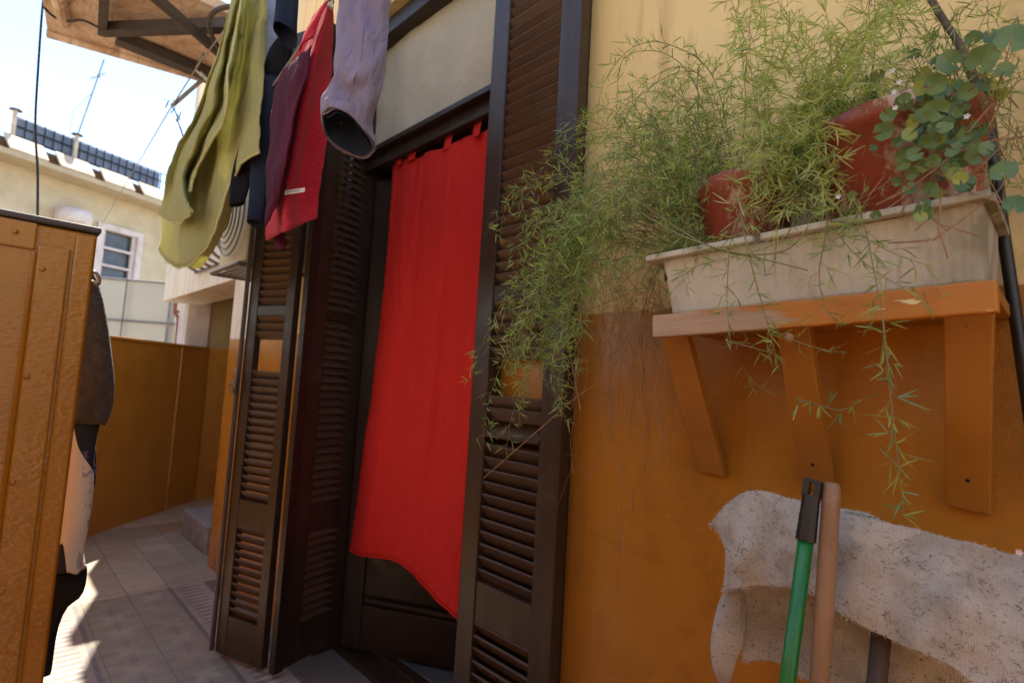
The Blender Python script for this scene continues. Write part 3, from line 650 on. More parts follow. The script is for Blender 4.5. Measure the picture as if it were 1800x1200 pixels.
# clotheslines
def rope(name, label, pts, r=.003, m='rope', cat='clothesline'):
    mb = MB(); mb.tube(pts, r, 6); o = mb.build(name, M[m], smooth=True, base=pts[0]); return tag(o, label, cat)
L1 = [Vector((-.4, -.56, 2.62)), at(355, 105, y=-.56), at(300, 190, y=-.56), at(176, 400, x=-8.4)]
rope('clothesline', 'thin grey clothesline running past the green towel towards the far terrace', L1)
rope('clothesline', 'clothesline above the door carrying the red towel and the mauve trousers', [Vector((-.2, -.64, 2.46)), at(583, 2, y=-.62), at(482, 148, y=-.55), at(425, 225, y=-.44), at(395, 262, y=-.40)])
pl0, pl1 = at(303, 186, y=-.54), at(385, 115, y=-.36)
mb = MB(); mb.tube([pl0, pl1, pl1 + (pl1 - pl0) * .8], .011, 8); o = mb.build('line_pole', M['rope'], smooth=True, base=pl0); tag(o, 'short weathered pole holding the clothesline beside the canopy', 'pole')
mb = MB(); rr = random.Random(3)
pts = [at(px, py, y=-.54) for px, py in ((300, 184), (310, 200), (313, 215), (318, 228), (323, 244))]; mb.tube(catmull(pts, 4), .004, 5)
for k in range(9):
    p = at(296 + rr.uniform(-6, 14), 180 + rr.uniform(-6, 12), y=-.54); mb.tube([p, p + Vector((rr.uniform(-.05, .05), rr.uniform(-.02, .02), rr.uniform(-.04, .04)))], .003, 4)
for k in range(6):
    p = at(312 + rr.uniform(-3, 3), 205 + rr.uniform(-8, 8), y=-.54); mb.tube([p, p + Vector((rr.uniform(-.04, .04), 0, rr.uniform(-.03, .03)))], .0025, 4)
o = mb.build('wire_knot', M['black_thin'], base=pts[0]); tag(o, 'tangle of dark wire knotted at the end of the pole', 'wire')
def peg(px, py, px2, py2, y, label):
    a, b = at(px, py, y=y), at(px2, py2, y=y); t = thing('clothes_peg', a, label, 'clothes peg', 'clothes pegs')
    for s_ in (-1, 1):
        mb = MB(); d = (b - a); off = Vector((0, .006 * s_, 0)); mb.tube([a + off * 1.6, a.lerp(b, .6) + off * .9, b + off * .7], .0055, 4); mb.build('peg_half', M['pegwood'], t)
    mb = MB(); m_ = a.lerp(b, .55); mb.tube([m_ - Vector((0, .011, 0)), m_ + Vector((0, .011, 0))], .005, 8); mb.build('spring', M['steel'], t)
peg(349, 126, 371, 148, -.56, 'pale wooden clothes peg beside the green towel under the canopy')
peg(577, -14, 580, 14, -.64, 'clothes peg at the top corner of the red towel')
rope('cord', 'short cord tying the clothesline to the canopy frame', [at(358, 95, z=2.74), at(353, 108, z=2.68), at(345, 120, y=-.56)], .006)

# ------------------------------------------------------------------ laundry
def pc(lst): return [at(px, py, y=y) for (px, py, y) in lst]
tw = thing('green_towel', at(400, 0, y=-.56), 'large olive green bath towel draped over the clothesline', 'towel')
cols = [pc([(467, -45, -.56), (466, 80, -.57), (462, 180, -.58), (456, 266, -.59)]),
        pc([(458, -45, -.58), (448, 90, -.60), (438, 190, -.60), (428, 284, -.605)]),
        pc([(446, -45, -.57), (430, 100, -.57), (412, 215, -.58), (402, 330, -.59)]),
        pc([(438, -45, -.59), (414, 110, -.61), (392, 240, -.605), (378, 398, -.60)]),
        pc([(431, -40, -.57), (402, 120, -.58), (368, 260, -.58), (356, 446, -.585)]),
        pc([(425, -30, -.58), (388, 130, -.60), (345, 280, -.61), (330, 470, -.60)]),
        pc([(418, -15, -.54), (376, 145, -.55), (325, 290, -.56), (298, 463, -.56)]),
        pc([(412, 0, -.57), (366, 165, -.58), (308, 300, -.59), (278, 436, -.58)])]
sh_ = sheet(cols, 6, 10, .012, 8, 2); hem(sh_, M['towel_hem'], tw, .0042, (1,)); o = sh_.build('front_fall', M['towel'], tw, smooth=True); solid(o, .0035, 0)
cols = [pc([(432, -40, -.66), (408, 95, -.67), (396, 190, -.67), (372, 250, -.66), (344, 300, -.66), (336, 338, -.66)]),
        pc([(425, -35, -.63), (398, 100, -.62), (384, 190, -.62), (358, 250, -.63), (330, 300, -.62), (316, 333, -.62)]),
        pc([(418, -25, -.66), (390, 110, -.67), (368, 195, -.67), (343, 255, -.67), (322, 310, -.68), (334, 374, -.67)]),
        pc([(410, -15, -.62), (380, 115, -.63), (348, 205, -.62), (326, 260, -.63), (306, 320, -.63), (305, 392, -.63)]),
        pc([(403, 20, -.65), (370, 140, -.65), (330, 225, -.65), (308, 265, -.66), (290, 325, -.66), (276, 378, -.66)])]
sh_ = sheet(cols, 6, 8, .012, 8, 5); hem(sh_, M['towel_hem'], tw, .0042, (0, 1)); o = sh_.build('side_fold', M['towel'], tw, smooth=True); solid(o, .0035, 0)
cols = [pc([(460, 200, -.48), (456, 250, -.48), (436, 300, -.47), (415, 350, -.46), (385, 425, -.46), (352, 470, -.46)]),
        pc([(440, 200, -.52), (432, 250, -.52), (415, 310, -.50), (390, 360, -.50), (362, 425, -.50), (338, 472, -.50)]),
        pc([(420, 200, -.54), (410, 260, -.53), (392, 320, -.53), (370, 370, -.52), (345, 425, -.52), (318, 468, -.52)])]
o = sheet(cols, 6, 8, .005, 9, 8).build('back_fall', M['towel'], tw, smooth=True); solid(o, .006, 0)

rt_ = thing('red_towel', at(578, 5, y=-.62), 'crimson hand towel with a small white tag, pegged above the outer shutter', 'towel')
cols = [pc([(574, 2, -.60), (548, 45, -.56), (512, 112, -.52), (480, 170, -.49), (474, 250, -.48), (469, 335, -.49), (469, 421, -.52)]),
        pc([(576, 2, -.615), (556, 50, -.61), (526, 115, -.60), (505, 180, -.59), (493, 255, -.59), (484, 335, -.59), (482, 414, -.59)]),
        pc([(578, 3, -.63), (564, 58, -.65), (545, 118, -.66), (530, 185, -.66), (515, 262, -.66), (503, 335, -.66), (500, 404, -.66)]),
        pc([(580, 4, -.62), (574, 65, -.62), (562, 130, -.62), (550, 200, -.62), (538, 268, -.62), (528, 335, -.62), (526, 394, -.62)]),
        pc([(583, 6, -.60), (584, 72, -.58), (580, 150, -.58), (574, 220, -.58), (568, 280, -.58), (560, 335, -.58), (555, 381, -.58)])]
sh_ = sheet(cols, 8, 7, .008, 10, 4); hem(sh_, M['red_towel'], rt_, .003, (0, 1, 2)); o = sh_.build('cloth', M['red_towel'], rt_, smooth=True); solid(o, .005, 0)
cols = [pc([(577, 0, -.655), (560, 40, -.67), (548, 66, -.68)]), pc([(569, 8, -.66), (548, 46, -.68), (532, 78, -.68)]), pc([(560, 22, -.645), (540, 55, -.665), (527, 92, -.665)])]
o = sheet(cols, 5, 5, .003, 12, 6).build('turned_corner', M['red_towel'], rt_, smooth=True); solid(o, .005, 0)
a, b = at(502, 339, y=-.672), at(536, 334, y=-.645)
mb = MB(); hh = Z * .0052; n_ = Vector((0, -.002, 0)); mb.prism([a - hh, b - hh, b + hh, a + hh], n_); lb = mb.build('tag', M['labelwhite'], rt_, label='small white woven tag')
mb = MB()
for k in range(5):
    p = a.lerp(b, .2 + .13 * k) + n_ * 1.6; mb.box(p, (.006, .001, .0025))
mb.build('stitching', M['ink'], lb)

tr = thing('trousers', at(635, 0, y=-.70), 'mauve grey trouser leg hanging open end down in front of the shutter', 'trousers')
def crease(v):
    c = Vector((v.x * 16 + v.z * 5, v.y * 16, v.z * 5)); r1 = 1 - abs(noise.noise(c * 1.6)) * 2.2; r2 = 1 - abs(noise.noise(c * 3.1 + Vector((4, 4, 4)))) * 2
    low = max(0, min(1, (v.z - 1.66) / .10)); fwv = Vector((-.72, .69, 0))
    return v - fwv * (.019 * r1 + .010 * r2) * low + noise.noise_vector(c) * .004 - Z * .0 + fwv * 0
RT = []
for (px, py, hwid, ar, tl) in ((648, -60, 44, .35, 0), (646, -30, 44, .38, 0), (646, 0, 44, .42, 0), (644, 30, 45, .44, 0), (642, 60, 45, .45, 0), (640, 90, 45, .47, 0), (637, 120, 43, .5, 0), (633, 145, 42, .55, 0), (627, 170, 41, .62, -2), (620, 188, 41, .75, -4), (616, 205, 42, .9, -7), (613, 224, 42, 1.0, -9), (612, 242, 42, 1.05, -10)):
    RT.append(ring_px(px, py, hwid, y=-.70, ar=ar, tl=tl))
mb = rings(RT, 40, True); mb.f.pop()
for i, v in enumerate(mb.v):
    mb.v[i] = crease(v)
LEGV = [v.copy() for v in mb.v]; o = mb.build('leg', M['trouser'], tr, smooth=True); solid(o, .0025, 2)
sm = MB(); sm.tube([LEGV[i * 40 + 31] * 1.0 for i in range(len(RT))], .0022, 6); sm.build('side_seam', M['trouser'], tr, smooth=True)
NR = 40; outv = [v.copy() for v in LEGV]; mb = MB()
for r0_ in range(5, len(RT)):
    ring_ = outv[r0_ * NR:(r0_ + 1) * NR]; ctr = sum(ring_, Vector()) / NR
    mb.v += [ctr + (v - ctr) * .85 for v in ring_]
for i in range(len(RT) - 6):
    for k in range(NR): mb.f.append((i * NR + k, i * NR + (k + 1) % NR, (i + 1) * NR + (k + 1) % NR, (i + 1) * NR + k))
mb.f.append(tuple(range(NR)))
mb.build('inner_shade', M['navy'], tr, smooth=True)  # dark inner shell paints in the shade inside the leg
c_, a_, b_, tl_ = RT[-1]; mb = rings([(c_ + Z * .022, a_ * 1.02, b_ * 1.02, tl_), (c_ + Z * .0, a_ * 1.03, b_ * 1.03, tl_)], 40)
for i, v in enumerate(mb.v): mb.v[i] = crease(v)
o = mb.build('hem', M['trouser'], tr, smooth=True); solid(o, .003, 1)

def legtube(name, label, cat, rs, m, y):
    mb = rings([ring_px(px, py, h_, y=y, ar=ar, tl=tl) for (px, py, h_, ar, tl) in rs], 24)
    for i, v in enumerate(mb.v): mb.v[i] = v + noise.noise_vector(v * 13) * .010
    o = mb.build(name, M[m], smooth=True, base=at(rs[0][0], rs[0][1], y=y)); solid(o, .003, 1); return tag(o, label, cat)
legtube('jeans', 'dark navy trouser leg with an open cuff hanging at the top edge between the towels', 'trousers', [(506, -60, 17, .6, 0), (505, 0, 17, .7, 0), (503, 35, 19, .8, 0), (501, 64, 21, .9, -6)], 'navy', -.60)
legtube('pale_shirt', 'pale blue shirt sleeve glimpsed right behind the green towel', 'shirt', [(478, -50, 15, .5, 0), (478, 20, 16, .5, 0), (476, 70, 15, .5, 0), (473, 120, 12, .5, 0)], 'denim', -.50)
legtube('dark_shirt', 'black garment bunched below the navy cuff, left of the red towel', 'shirt', [(500, 66, 12, .6, 0), (492, 92, 19, .6, 0), (484, 125, 19, .6, 0), (478, 150, 13, .6, 0)], 'black', -.53)
legtube('navy_sleeve', 'long navy sleeve reaching lowest, between the two towels', 'shirt', [(476, 130, 14, .5, 0), (470, 200, 17, .5, 0), (459, 270, 18, .5, 0), (454, 340, 15, .5, 0), (449, 398, 12, .6, -2)], 'navy', -.55)
legtube('black_sleeve', 'black sleeve end hanging behind the lower corner of the green towel', 'shirt', [(455, 180, 12, .4, 0), (442, 240, 16, .4, 0), (430, 290, 17, .4, 0), (422, 330, 15, .4, 0), (417, 362, 12, .4, 3)], 'black', -.57)
o = sheet([pc([(518, 104, -.67), (490, 137, -.66), (478, 200, -.66), (474, 270, -.66), (467, 350, -.66), (467, 385, -.66)]), pc([(532, 92, -.675), (512, 140, -.69), (500, 200, -.69), (490, 270, -.69), (480, 345, -.69), (468, 392, -.67)]), pc([(549, 80, -.67), (536, 145, -.69), (521, 200, -.70), (510, 268, -.70), (494, 340, -.69), (470, 400, -.67)])], 6, 6, .008, 11, 3).build('towel_shade_sheet', M['maroon'], smooth=True, base=at(530, 95, y=-.67)); solid(o, .003, 0)  # dark sheet laid over the red towel as its shaded left side
tag(o, 'dark maroon sheet standing in for the shade on the left side of the red towel', 'shirt')
o = sheet([pc([(372, 140, -.50), (360, 175, -.50), (350, 210, -.50)]), pc([(384, 150, -.50), (375, 190, -.50), (370, 230, -.50)])], 4, 5, .002).build('red_cloth', M['red_towel'], smooth=True, base=at(370, 150, y=-.5)); solid(o, .003, 0)
tag(o, 'sliver of red cloth peeking out behind the green towel against the sky', 'cloth')
o = sheet([pc([(480, 405, -.53), (482, 425, -.53), (484, 436, -.53)]), pc([(490, 400, -.55), (492, 425, -.55), (496, 440, -.55)]), pc([(500, 398, -.53), (500, 415, -.53), (506, 424, -.53)])], 4, 5, .002).build('maroon_cloth', M['maroon'], smooth=True, base=at(485, 410, y=-.53)); solid(o, .003, 0)
tag(o, 'dark maroon scrap of cloth showing under the tip of the red towel', 'cloth')

# ------------------------------------------------------------------ air conditioner on its rack and the curved grilles
YA = -.30
q0 = at(428, 457, y=YA); z0 = q0.z; 
ac = thing('air_conditioner', (q0.x - .2, -.15, z0), 'cream boxed air conditioner with a curved front guard on a wall rack', 'air conditioner')
mb = MB(); mb.box((q0.x - .22, YA / 2 - .005, z0 + .25), (.44, abs(YA) - .03, .49)); mb.build('case', M['ac'], ac, bevel=.012)
for k in range(6):
    r_ = .05 + .030 * k; mb = MB(); c = Vector((q0.x - .22, YA - .012, z0 + .25))
    pts = [c + Vector((r_ * math.cos(t), -.03 * (1 - (k / 5) ** 2), r_ * math.sin(t))) for t in [2 * math.pi * i / 28 for i in range(29)]]
    mb.tube(pts, .004, 6, False); mb.build('guard_ring', M['grey_metal'], ac, smooth=True)
rk = thing('wall_rack', (q0.x - .2, -.3, z0 - .02), 'grey slatted metal rack fixed to the wall under the air conditioner', 'rack')
mb = MB(); xa, xb, ya, yb = q0.x - .44, q0.x + .01, -.32, -.0
for (p_, q_) in (((xa, ya), (xb, ya)), ((xa, ya), (xa, yb)), ((xb, ya), (xb, yb))): mb.tube([Vector((*p_, z0 - .02)), Vector((*q_, z0 - .02))], .012, 4)
mb.build('rack_frame', M['grey_metal'], rk)
mb = MB()
for k in range(9):
    y = ya + .04 + (yb - ya - .05) * k / 9; mb.box(((xa + xb) / 2, y, z0 - .02), (xb - xa, .018, .006))
mb.build('rack_slats', M['grey_metal'], rk)
# bellied window grille further along the wall
wg = thing('window_grille', (-4.6, -.05, 1.9), 'curved bellied window grille on the far house wall, behind the hanging towel', 'window grille')
for k in range(7):
    x = -3.75 - .17 * k; mb = MB(); mb.tube(catmull([Vector((x, -.02, 2.75)), Vector((x, -.10, 2.5)), Vector((x, -.10, 2.3)), Vector((x, -.15, 2.15)), Vector((x, -.10, 2.04)), Vector((x, -.02, 2.0))], 5), .011, 6); mb.build('bar', M['rust' if k % 3 == 1 else 'grey_metal'], wg, smooth=True)
mb = MB(); mb.tube([Vector((-3.7, -.02, 2.0)), Vector((-4.85, -.02, 2.0))], .010, 6); mb.tube([Vector((-3.7, -.10, 2.3)), Vector((-4.85, -.10, 2.3))], .010, 6); mb.build('cross_rail', M['grey_metal'], wg)

# ------------------------------------------------------------------ far terrace with frosted screens, pipes
fw2 = Vector((-.7192, .6899, 0)).normalized(); rt2 = Vector((.6899, .7192, 0)).normalized()
T0 = EYE + ROT @ Vector((0, 0, -7.6)); T0.z = 0
def tp(px, py, d=0.): return atv(px, py, T0 + fw2 * d, fw2)
ts = thing('terrace_screen', tp(270, 590), 'frosted panel terrace screen with a thin dark frame beyond the parapet', 'screen')
a, b = tp(60, 479), tp(308, 498); c, d = tp(308, 640), tp(60, 640)
mb = MB(); mb.prism([a, b, c, d], fw2 * .02); mb.build('frosted_panel', M['frost'], ts)
for (p_, q_) in (((60, 479), (358, 502)), ((60, 552), (345, 572))): 
    mb = MB(); mb.tube([tp(*p_, -.03), tp(*q_, -.03)], .013, 6); mb.build('rail', M['grey_metal'], ts)
for (x0, y0, x1, y1, r_) in ((304, 496, 287, 640, .020), (224, 490, 205, 640, .009)):
    mb = MB(); mb.tube([tp(x0, y0, -.05), tp(x1, y1, -.05)], r_, 6); mb.build('post', M['grey_metal'], ts)
mb = MB(); mb.prism([tp(40, 640, .1), tp(380, 640, .1), tp(380, 640, .1) - Z * 2.2, tp(40, 640, .1) - Z * 2.2], fw2 * 2.0); o = mb.build('terrace_slab', M['cream_eave'], base=tp(270, 640)); tag(o, 'neighbouring terrace base below the frosted screen', 'terrace')
mb = MB(); mb.tube(catmull([tp(319, 380, -.3), tp(316, 480, -.3), tp(308, 545, -.3), (tp(313, 560, -.3)), tp(310, 608, -.3)], 5), .022, 8); mb.tube([tp(308, 548, -.3), tp(332, 546, -.3)], .018, 6); mb.tube([tp(331, 536, -.3), tp(326, 606, -.3)], .018, 6); mb.tube([tp(312, 590, -.3), tp(330, 572, -.3)], .008, 6)
o = mb.build('red_pipe', M['rust'], smooth=True, base=tp(312, 600)); tag(o, 'rusty red pipework with a square loop rising behind the parapet corner', 'pipe')
mb = MB(); mb.tube([tp(334, 440, -.2), tp(330, 540, -.2), tp(322, 640, -.2)], .038, 10); o = mb.build('white_pipe', M['white'], smooth=True, base=tp(325, 600)); tag(o, 'thick white drainpipe beside the white pillar', 'pipe')

# ------------------------------------------------------------------ cream building across the courtyard
dd = ray(145, 292); B0 = EYE + dd / 960 * 11; ux = Vector((-.41, .91, 0)).normalized(); nx = Vector((.91, .41, 0)).normalized()
B0.z = 0
def bp(px, py, off=0.): return atv(px, py, B0 + nx * off, nx)
def sz_(p): p = Vector(p) - B0; return p.dot(ux), p.z
def bw(s, z, off=0.): return B0 + ux * s + nx * off + Z * z
def bbox(mb, s0, s1, z0, z1, o0, o1): mb.prism([bw(s0, z0, o0), bw(s1, z0, o0), bw(s1, z1, o0), bw(s0, z1, o0)], nx * (o1 - o0)); return mb
def bz(px, py, off): return sz_(bp(px, py, off))[1]
zE = bz(145, 330, 0); lo_, hi_ = 0., 2.
for _ in range(30):
    mid_ = (lo_ + hi_) / 2
    if bz(145, 315, mid_) > zE: lo_ = mid_
    else: hi_ = mid_
EO = max(.3, min(1.2, mid_)); zb_ = zE; zt_ = bz(145, 300, 0)
cb = thing('cream_building', bw(0, -3.6), 'cream rendered building across the courtyard with a small louvred window', 'building')
ws, wz = [], []
wp_ = [sz_(bp(px, py)) for px, py in ((178, 405), (238, 415), (232, 505), (172, 495))]
s0, s1 = (wp_[0][0] + wp_[3][0]) / 2, (wp_[1][0] + wp_[2][0]) / 2; zt1 = (wp_[0][1] + wp_[1][1]) / 2; zt0 = (wp_[2][1] + wp_[3][1]) / 2
SL, SR, ztop = -9., 7., zt_
mb = MB(); bbox(mb, SL, s0, -3.6, ztop - .05, -5, 0); bbox(mb, s1, SR, -3.6, ztop - .05, -5, 0); bbox(mb, s0, s1, zt1, ztop - .05, -5, 0); bbox(mb, s0, s1, -3.6, zt0, -5, 0); mb.build('wall', M['cream'], cb)
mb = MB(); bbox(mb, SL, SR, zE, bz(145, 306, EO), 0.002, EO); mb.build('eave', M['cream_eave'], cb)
wn = MB(); t_ = .12
bbox(wn, s0 - t_, s0, zt0 - t_, zt1 + t_, .002, .06); bbox(wn, s1, s1 + t_, zt0 - t_, zt1 + t_, .002, .06); bbox(wn, s0, s1, zt1, zt1 + t_, .002, .06); bbox(wn, s0, s1, zt0 - t_, zt0, .002, .06)
hh_ = (zt1 - zt0)
wf = wn.build('window', M['white'], cb)
mb = MB()
for k in (1, 2): bbox(mb, s0, s1, zt0 + hh_ * k / 3 - .025, zt0 + hh_ * k / 3 + .025, -.05, .0)
bbox(mb, s0, s0 + .07, zt0, zt1, -.06, -.01); bbox(mb, s1 - .07, s1, zt0, zt1, -.06, -.01)
mb.build('glazing_bar', M['white'], wf)
mb = MB(); bbox(mb, s0, s1, zt0, zt1, -.12, -.10); mb.build('pane', M['glass_dark'], wf)
sj = [sz_(bp(px, py, EO))[0] for px, py in ((5, 262), (92, 285), (172, 308), (248, 330))]
stp = (sj[3] - sj[0]) / 3
zf0 = bz(145, 306, EO) + .01; zf1 = bz(145, 286, EO - .28)
for k in range(-3, 6):
    a = sj[0] + stp * k + .10; b = a + stp - .20
    mb = MB(); mb.prism([bw(a, zf0, EO - .03), bw(b, zf0, EO - .03), bw(b, zf1, EO - .28), bw(a, zf1, EO - .28)], nx * .02 + Z * .03); mb.build('coping_panel', M['coping'], cb)
mb = MB(); bbox(mb, SL, SR, zf0 - .01, zf1 - .03, -.3, EO - .32); mb.build('coping_base', M['coping_dark'], cb)
# roof fence with blue-grey screen
zr0 = bz(145, 284, -.1)
rf = thing('roof_fence', bw(0, zr0, -.1), 'blue grey screened railing on the roof of the cream building', 'fence')
f0, f1 = sz_(bp(28, 240))[0], sz_(bp(285, 318))[0]; fh = bz(145, 251.5, -.1) - zr0
mb = MB(); bbox(mb, f0, f1, zr0, zr0 + fh, -.12, -.10); mb.build('screen', M['mesh_blue'], rf)
for zz in (.0, .5, 1.): mb = MB(); mb.tube([bw(f0 - 3, zr0 + fh * zz + .01, -.06), bw(f1 + .3 + (0 if zz else 0), zr0 + fh * zz + .01, -.06)], .014, 4); mb.build('rail', M['black_thin'], rf)
for k in range(19):
    s_ = f0 + (f1 - f0) * k / 18; mb = MB(); mb.tube([bw(s_, zr0 - .02, -.06), bw(s_, zr0 + fh * 1.02, -.06)], .012, 4); mb.build('post', M['black_thin'], rf)
for i, ((px, py), lbl) in enumerate((((18, 245), 'roof vent post at the left end of the roof fence'), ((130, 262), 'roof vent post beside the foot of the antenna'))):
    s_ = sz_(bp(px, py))[0]; t = thing('roof_vent', bw(s_, zr0 - .03, .05), lbl, 'vent', 'roof vents')
    mb = MB(); mb.tube([bw(s_, zr0 - .03, .05), bw(s_, zr0 + fh * 1.15, .05)], .035, 8); mb.build('pipe', M['coping'], t)
    mb = MB(); mb.lathe([(.10, 0), (.09, .02), (.03, .04)], bw(s_, zr0 + fh * 1.15, .05), 12); mb.build('cowl', M['metal_dark'], t)
an0, an1 = bp(128, 262, -1), bp(183, 105, -1)
ant = thing('antenna', an0, 'thin leaning television antenna on the roof against the sky', 'antenna')
mb = MB(); mb.tube([an0, an1], .016, 6); mb.build('mast', M['grey_metal'], ant)
am = an0.lerp(an1, .81); rr = random.Random(5)
for k in range(7):
    v_ = Vector((rr.uniform(-1, 1), rr.uniform(-1, 1), rr.uniform(-.7, .7))).normalized() * rr.uniform(.08, .22); mb = MB(); mb.tube([am - v_ * .8, am + v_], .006, 4); mb.build('element', M['grey_metal'], ant)
mb = MB(); mb.tube([an0 - ux * .1, an0.lerp(an1, .35) - ux * .22, an0.lerp(an1, .62)], .005, 4); mb.build('stay_wire', M['grey_metal'], ant)
p = bp(121, 384, .06); lp = thing('wall_lamp', p, 'white domed lamp on the cream facade just above the orange gate', 'lamp')
mb = MB(); mb.lathe([(.10, -.16), (.27, -.14), (.30, 0), (.29, .12), (.24, .16), (.08, .17)], p + nx * .15, 20); mb.build('shade', M['white'], lp, smooth=True)
mb = MB(); mb.tube([p, p + nx * .15], .05, 8); mb.build('arm', M['white'], lp)

# ------------------------------------------------------------------ shelf, planter, pots
SLOPE = math.atan2(.020, .49)
sh = thing('shelf', (-.56, 0, 1.378), 'worn orange wooden wall shelf on three slanting brackets under the planter', 'shelf', rot=(0, -SLOPE, 0)); local(sh)
mb = MB()
LSH = .492
n_ = 26
for i in range(n_ + 1):
    x = LSH * i / n_; e = .0015 * noise.noise(Vector((x * 40, 0, 3)))
    for (y, z) in ((-.252 + e, -.021 + e), (-.252 + e * 2, .021 + e * 1.5), (-.231, .021), (-.231, -.021)): mb.v.append(Vector((x, y, z)))
for i in range(n_):
    for k in range(4): a = i * 4 + k; b = i * 4 + (k + 1) % 4; mb.f.append((a, b, b + 4, a + 4))
mb.f += [(3, 2, 1, 0), tuple(n_ * 4 + k for k in range(4))]
mb.build('front_board', M['shelf'], sh, bevel=.0025)
mb = MB(); mb.box((LSH / 2, -.117, .0105), (LSH - .004, .226, .020)); mb.build('board', M['bracket'], sh, bevel=.002)
shw = Matrix.Translation((-.56, 0, 1.378)) @ Matrix.Rotation(-SLOPE, 4, 'Y'); shi = shw.inverted()
for (xa, xb, zb0, xt0, xt1, yt) in ((-.577, -.517, 1.090, -.588, -.532, -.175), (-.369, -.313, 1.092, -.366, -.312, -.17), (-.152, -.098, 1.098, -.136, -.080, -.15)):
    zt_l = 1.378 + (xt0 + .56) * math.tan(SLOPE) - .0005
    mb = MB(); P = [Vector((xa, -.003, zb0)), Vector((xb, -.003, zb0 - .004)), Vector((xt1, yt + .022, zt_l + .001)), Vector((xt0, yt + .022, zt_l))]
    Q = [Vector((xa, -.026, zb0 + .002)), Vector((xb, -.026, zb0 - .002)), Vector((xt1, yt - .002, zt_l + .001)), Vector((xt0, yt - .002, zt_l))]
    for v in P + Q: mb.v.append(shi @ v)
    mb.f = [(0, 1, 2, 3), (7, 6, 5, 4), (0, 4, 5, 1), (1, 5, 6, 2), (2, 6, 7, 3), (3, 7, 4, 0)]
    br = mb.build('bracket', M['bracket'], sh, bevel=.002)
    for (t, r_) in ((.16, .0034), (.93, .003)):
        p = (Q[0] + Q[1]) / 2 * (1 - t) + (Q[2] + Q[3]) / 2 * t; nrm = (Q[1] - Q[0]).cross(Q[3] - Q[0]).normalized(); 
        if nrm.y > 0: nrm = -nrm
        m2 = MB(); m2.dome(shi @ (p + nrm * .0002), r_, nrm, 10, 3, .35); m2.build('screw', M['hole'] if t < .5 and xa > -.4 else M['bracket'], br, smooth=True)

pt = thing('planter', (-.56, 0, 1.400), 'long dirty cream plastic planter box with a chipped rim on the shelf', 'planter', rot=(0, -SLOPE, 0)); local(pt)
def pbox(x0, x1, y0, y1, z): return [Vector((x0, y0, z)), Vector((x1, y0, z)), Vector((x1, y1, z)), Vector((x0, y1, z))]
mb = MB()
loops = [pbox(.023, .478, -.225, -.05, 0), pbox(.022, .478, -.228, -.048, .006), pbox(.010, .483, -.240, -.036, .104), pbox(.015, .478, -.234, -.042, .104), pbox(.030, .470, -.220, -.056, .012)]
def rounded(lp, r=.018, k=4):
    out = []
    for i in range(4):
        c = lp[i]; p = lp[i - 1]; n = lp[(i + 1) % 4]; a = c + (p - c).normalized() * r; b = c + (n - c).normalized() * r
        for j in range(k + 1):
            t = j / k; out.append((a * (1 - t) + c * t) * (1 - t) + (c * (1 - t) + b * t) * t)
    return out
L_ = [rounded(l) for l in loops]; N_ = len(L_[0])
for l in L_: mb.v += l
for i in range(len(L_) - 1):
    for k in range(N_): mb.f.append((i * N_ + k, i * N_ + (k + 1) % N_, (i + 1) * N_ + (k + 1) % N_, (i + 1) * N_ + k))
mb.f.append(tuple(range(N_ - 1, -1, -1))); mb.f.append(tuple((len(L_) - 1) * N_ + k for k in range(N_)))
mb.build('box', M['planter'], pt)
mb = MB(); segs = [(-.012, .192, 0), (.205, .40, .0), (.40, .492, -.001)]
for (x0, x1, dz) in segs: mb.box(((x0 + x1) / 2, -.249, .1105 + dz), (x1 - x0, .018, .011))
mb.box((-.006, -.138, .1105), (.018, .20, .011)); mb.box((.24, -.030, .1105), (.50, .016, .011)); mb.box((.488, -.138, .1105), (.014, .20, .011))
mb.build('rim', M['planter'], pt, bevel=.002)
mb = MB(); mb.prism(rounded(pbox(.008, .478, -.234, -.044, .07)), (0, 0, .014)); mb.build('soil', M['soil'], pt)

def pot(cx, cy, zb0, zt0_, rb_, rt0_, label, tilt=(0, 0)):
    t = thing('flower_pot', (cx, cy, zb0), label, 'flower pot', rot=(R(tilt[0]), R(tilt[1]), 0)); local(t); H = zt0_ - zb0
    prof = [(rb_ * .96, 0), (rb_, .006), (rt0_ * .985, H - .034), (rt0_ * 1.035, H - .032), (rt0_ * 1.05, H - .003), (rt0_ * 1.045, H), (rt0_ * .985, H), (rt0_ * .97, H - .01), (rb_ * .95, .012)]
    mb = MB(); mb.lathe(prof, (0, 0, 0), 44); mb.build('body', M['pot'], t, smooth=False, bevel=0)
    for p in t.children[0].data.polygons: p.use_smooth = True
    mb = MB(); mb.lathe([(rt0_ * .95, H - .03), (.01, H - .018)], (0, 0, 0), 24); mb.build('soil', M['soil'], t); return t
pot(-.432, -.14, 1.49, 1.657, .062, .086, 'smaller dull red pot set in the planter among fern stems')
pot(-.186, -.135, 1.49, 1.70, .088, .114, 'big scuffed red pot at the right end of the planter, overgrown by round leaves', (0, -3))
# drain pipe
mb = MB(); mb.tube([at(1738, 205, y=-.03), at(1762, 400, y=-.03), at(1792, 600, y=-.03), at(1830, 860, y=-.03)], .0085, 8); o = mb.build('drain_hose', M['black_plastic'], smooth=True, base=at(1762, 400, y=-.03)); tag(o, 'thin black hose running down the wall at the right end of the planter', 'hose')
mb = MB(); mb.box(at(1752, 370, y=-.05), (.018, .02, .06)); mb.box(at(1752, 358, y=-.062), (.026, .004, .003)); o = mb.build('hose_clip', M['black_plastic'], base=at(1752, 370, y=-.05), bevel=.002); tag(o, 'dark bracket between the planter end and the black hose', 'clip')

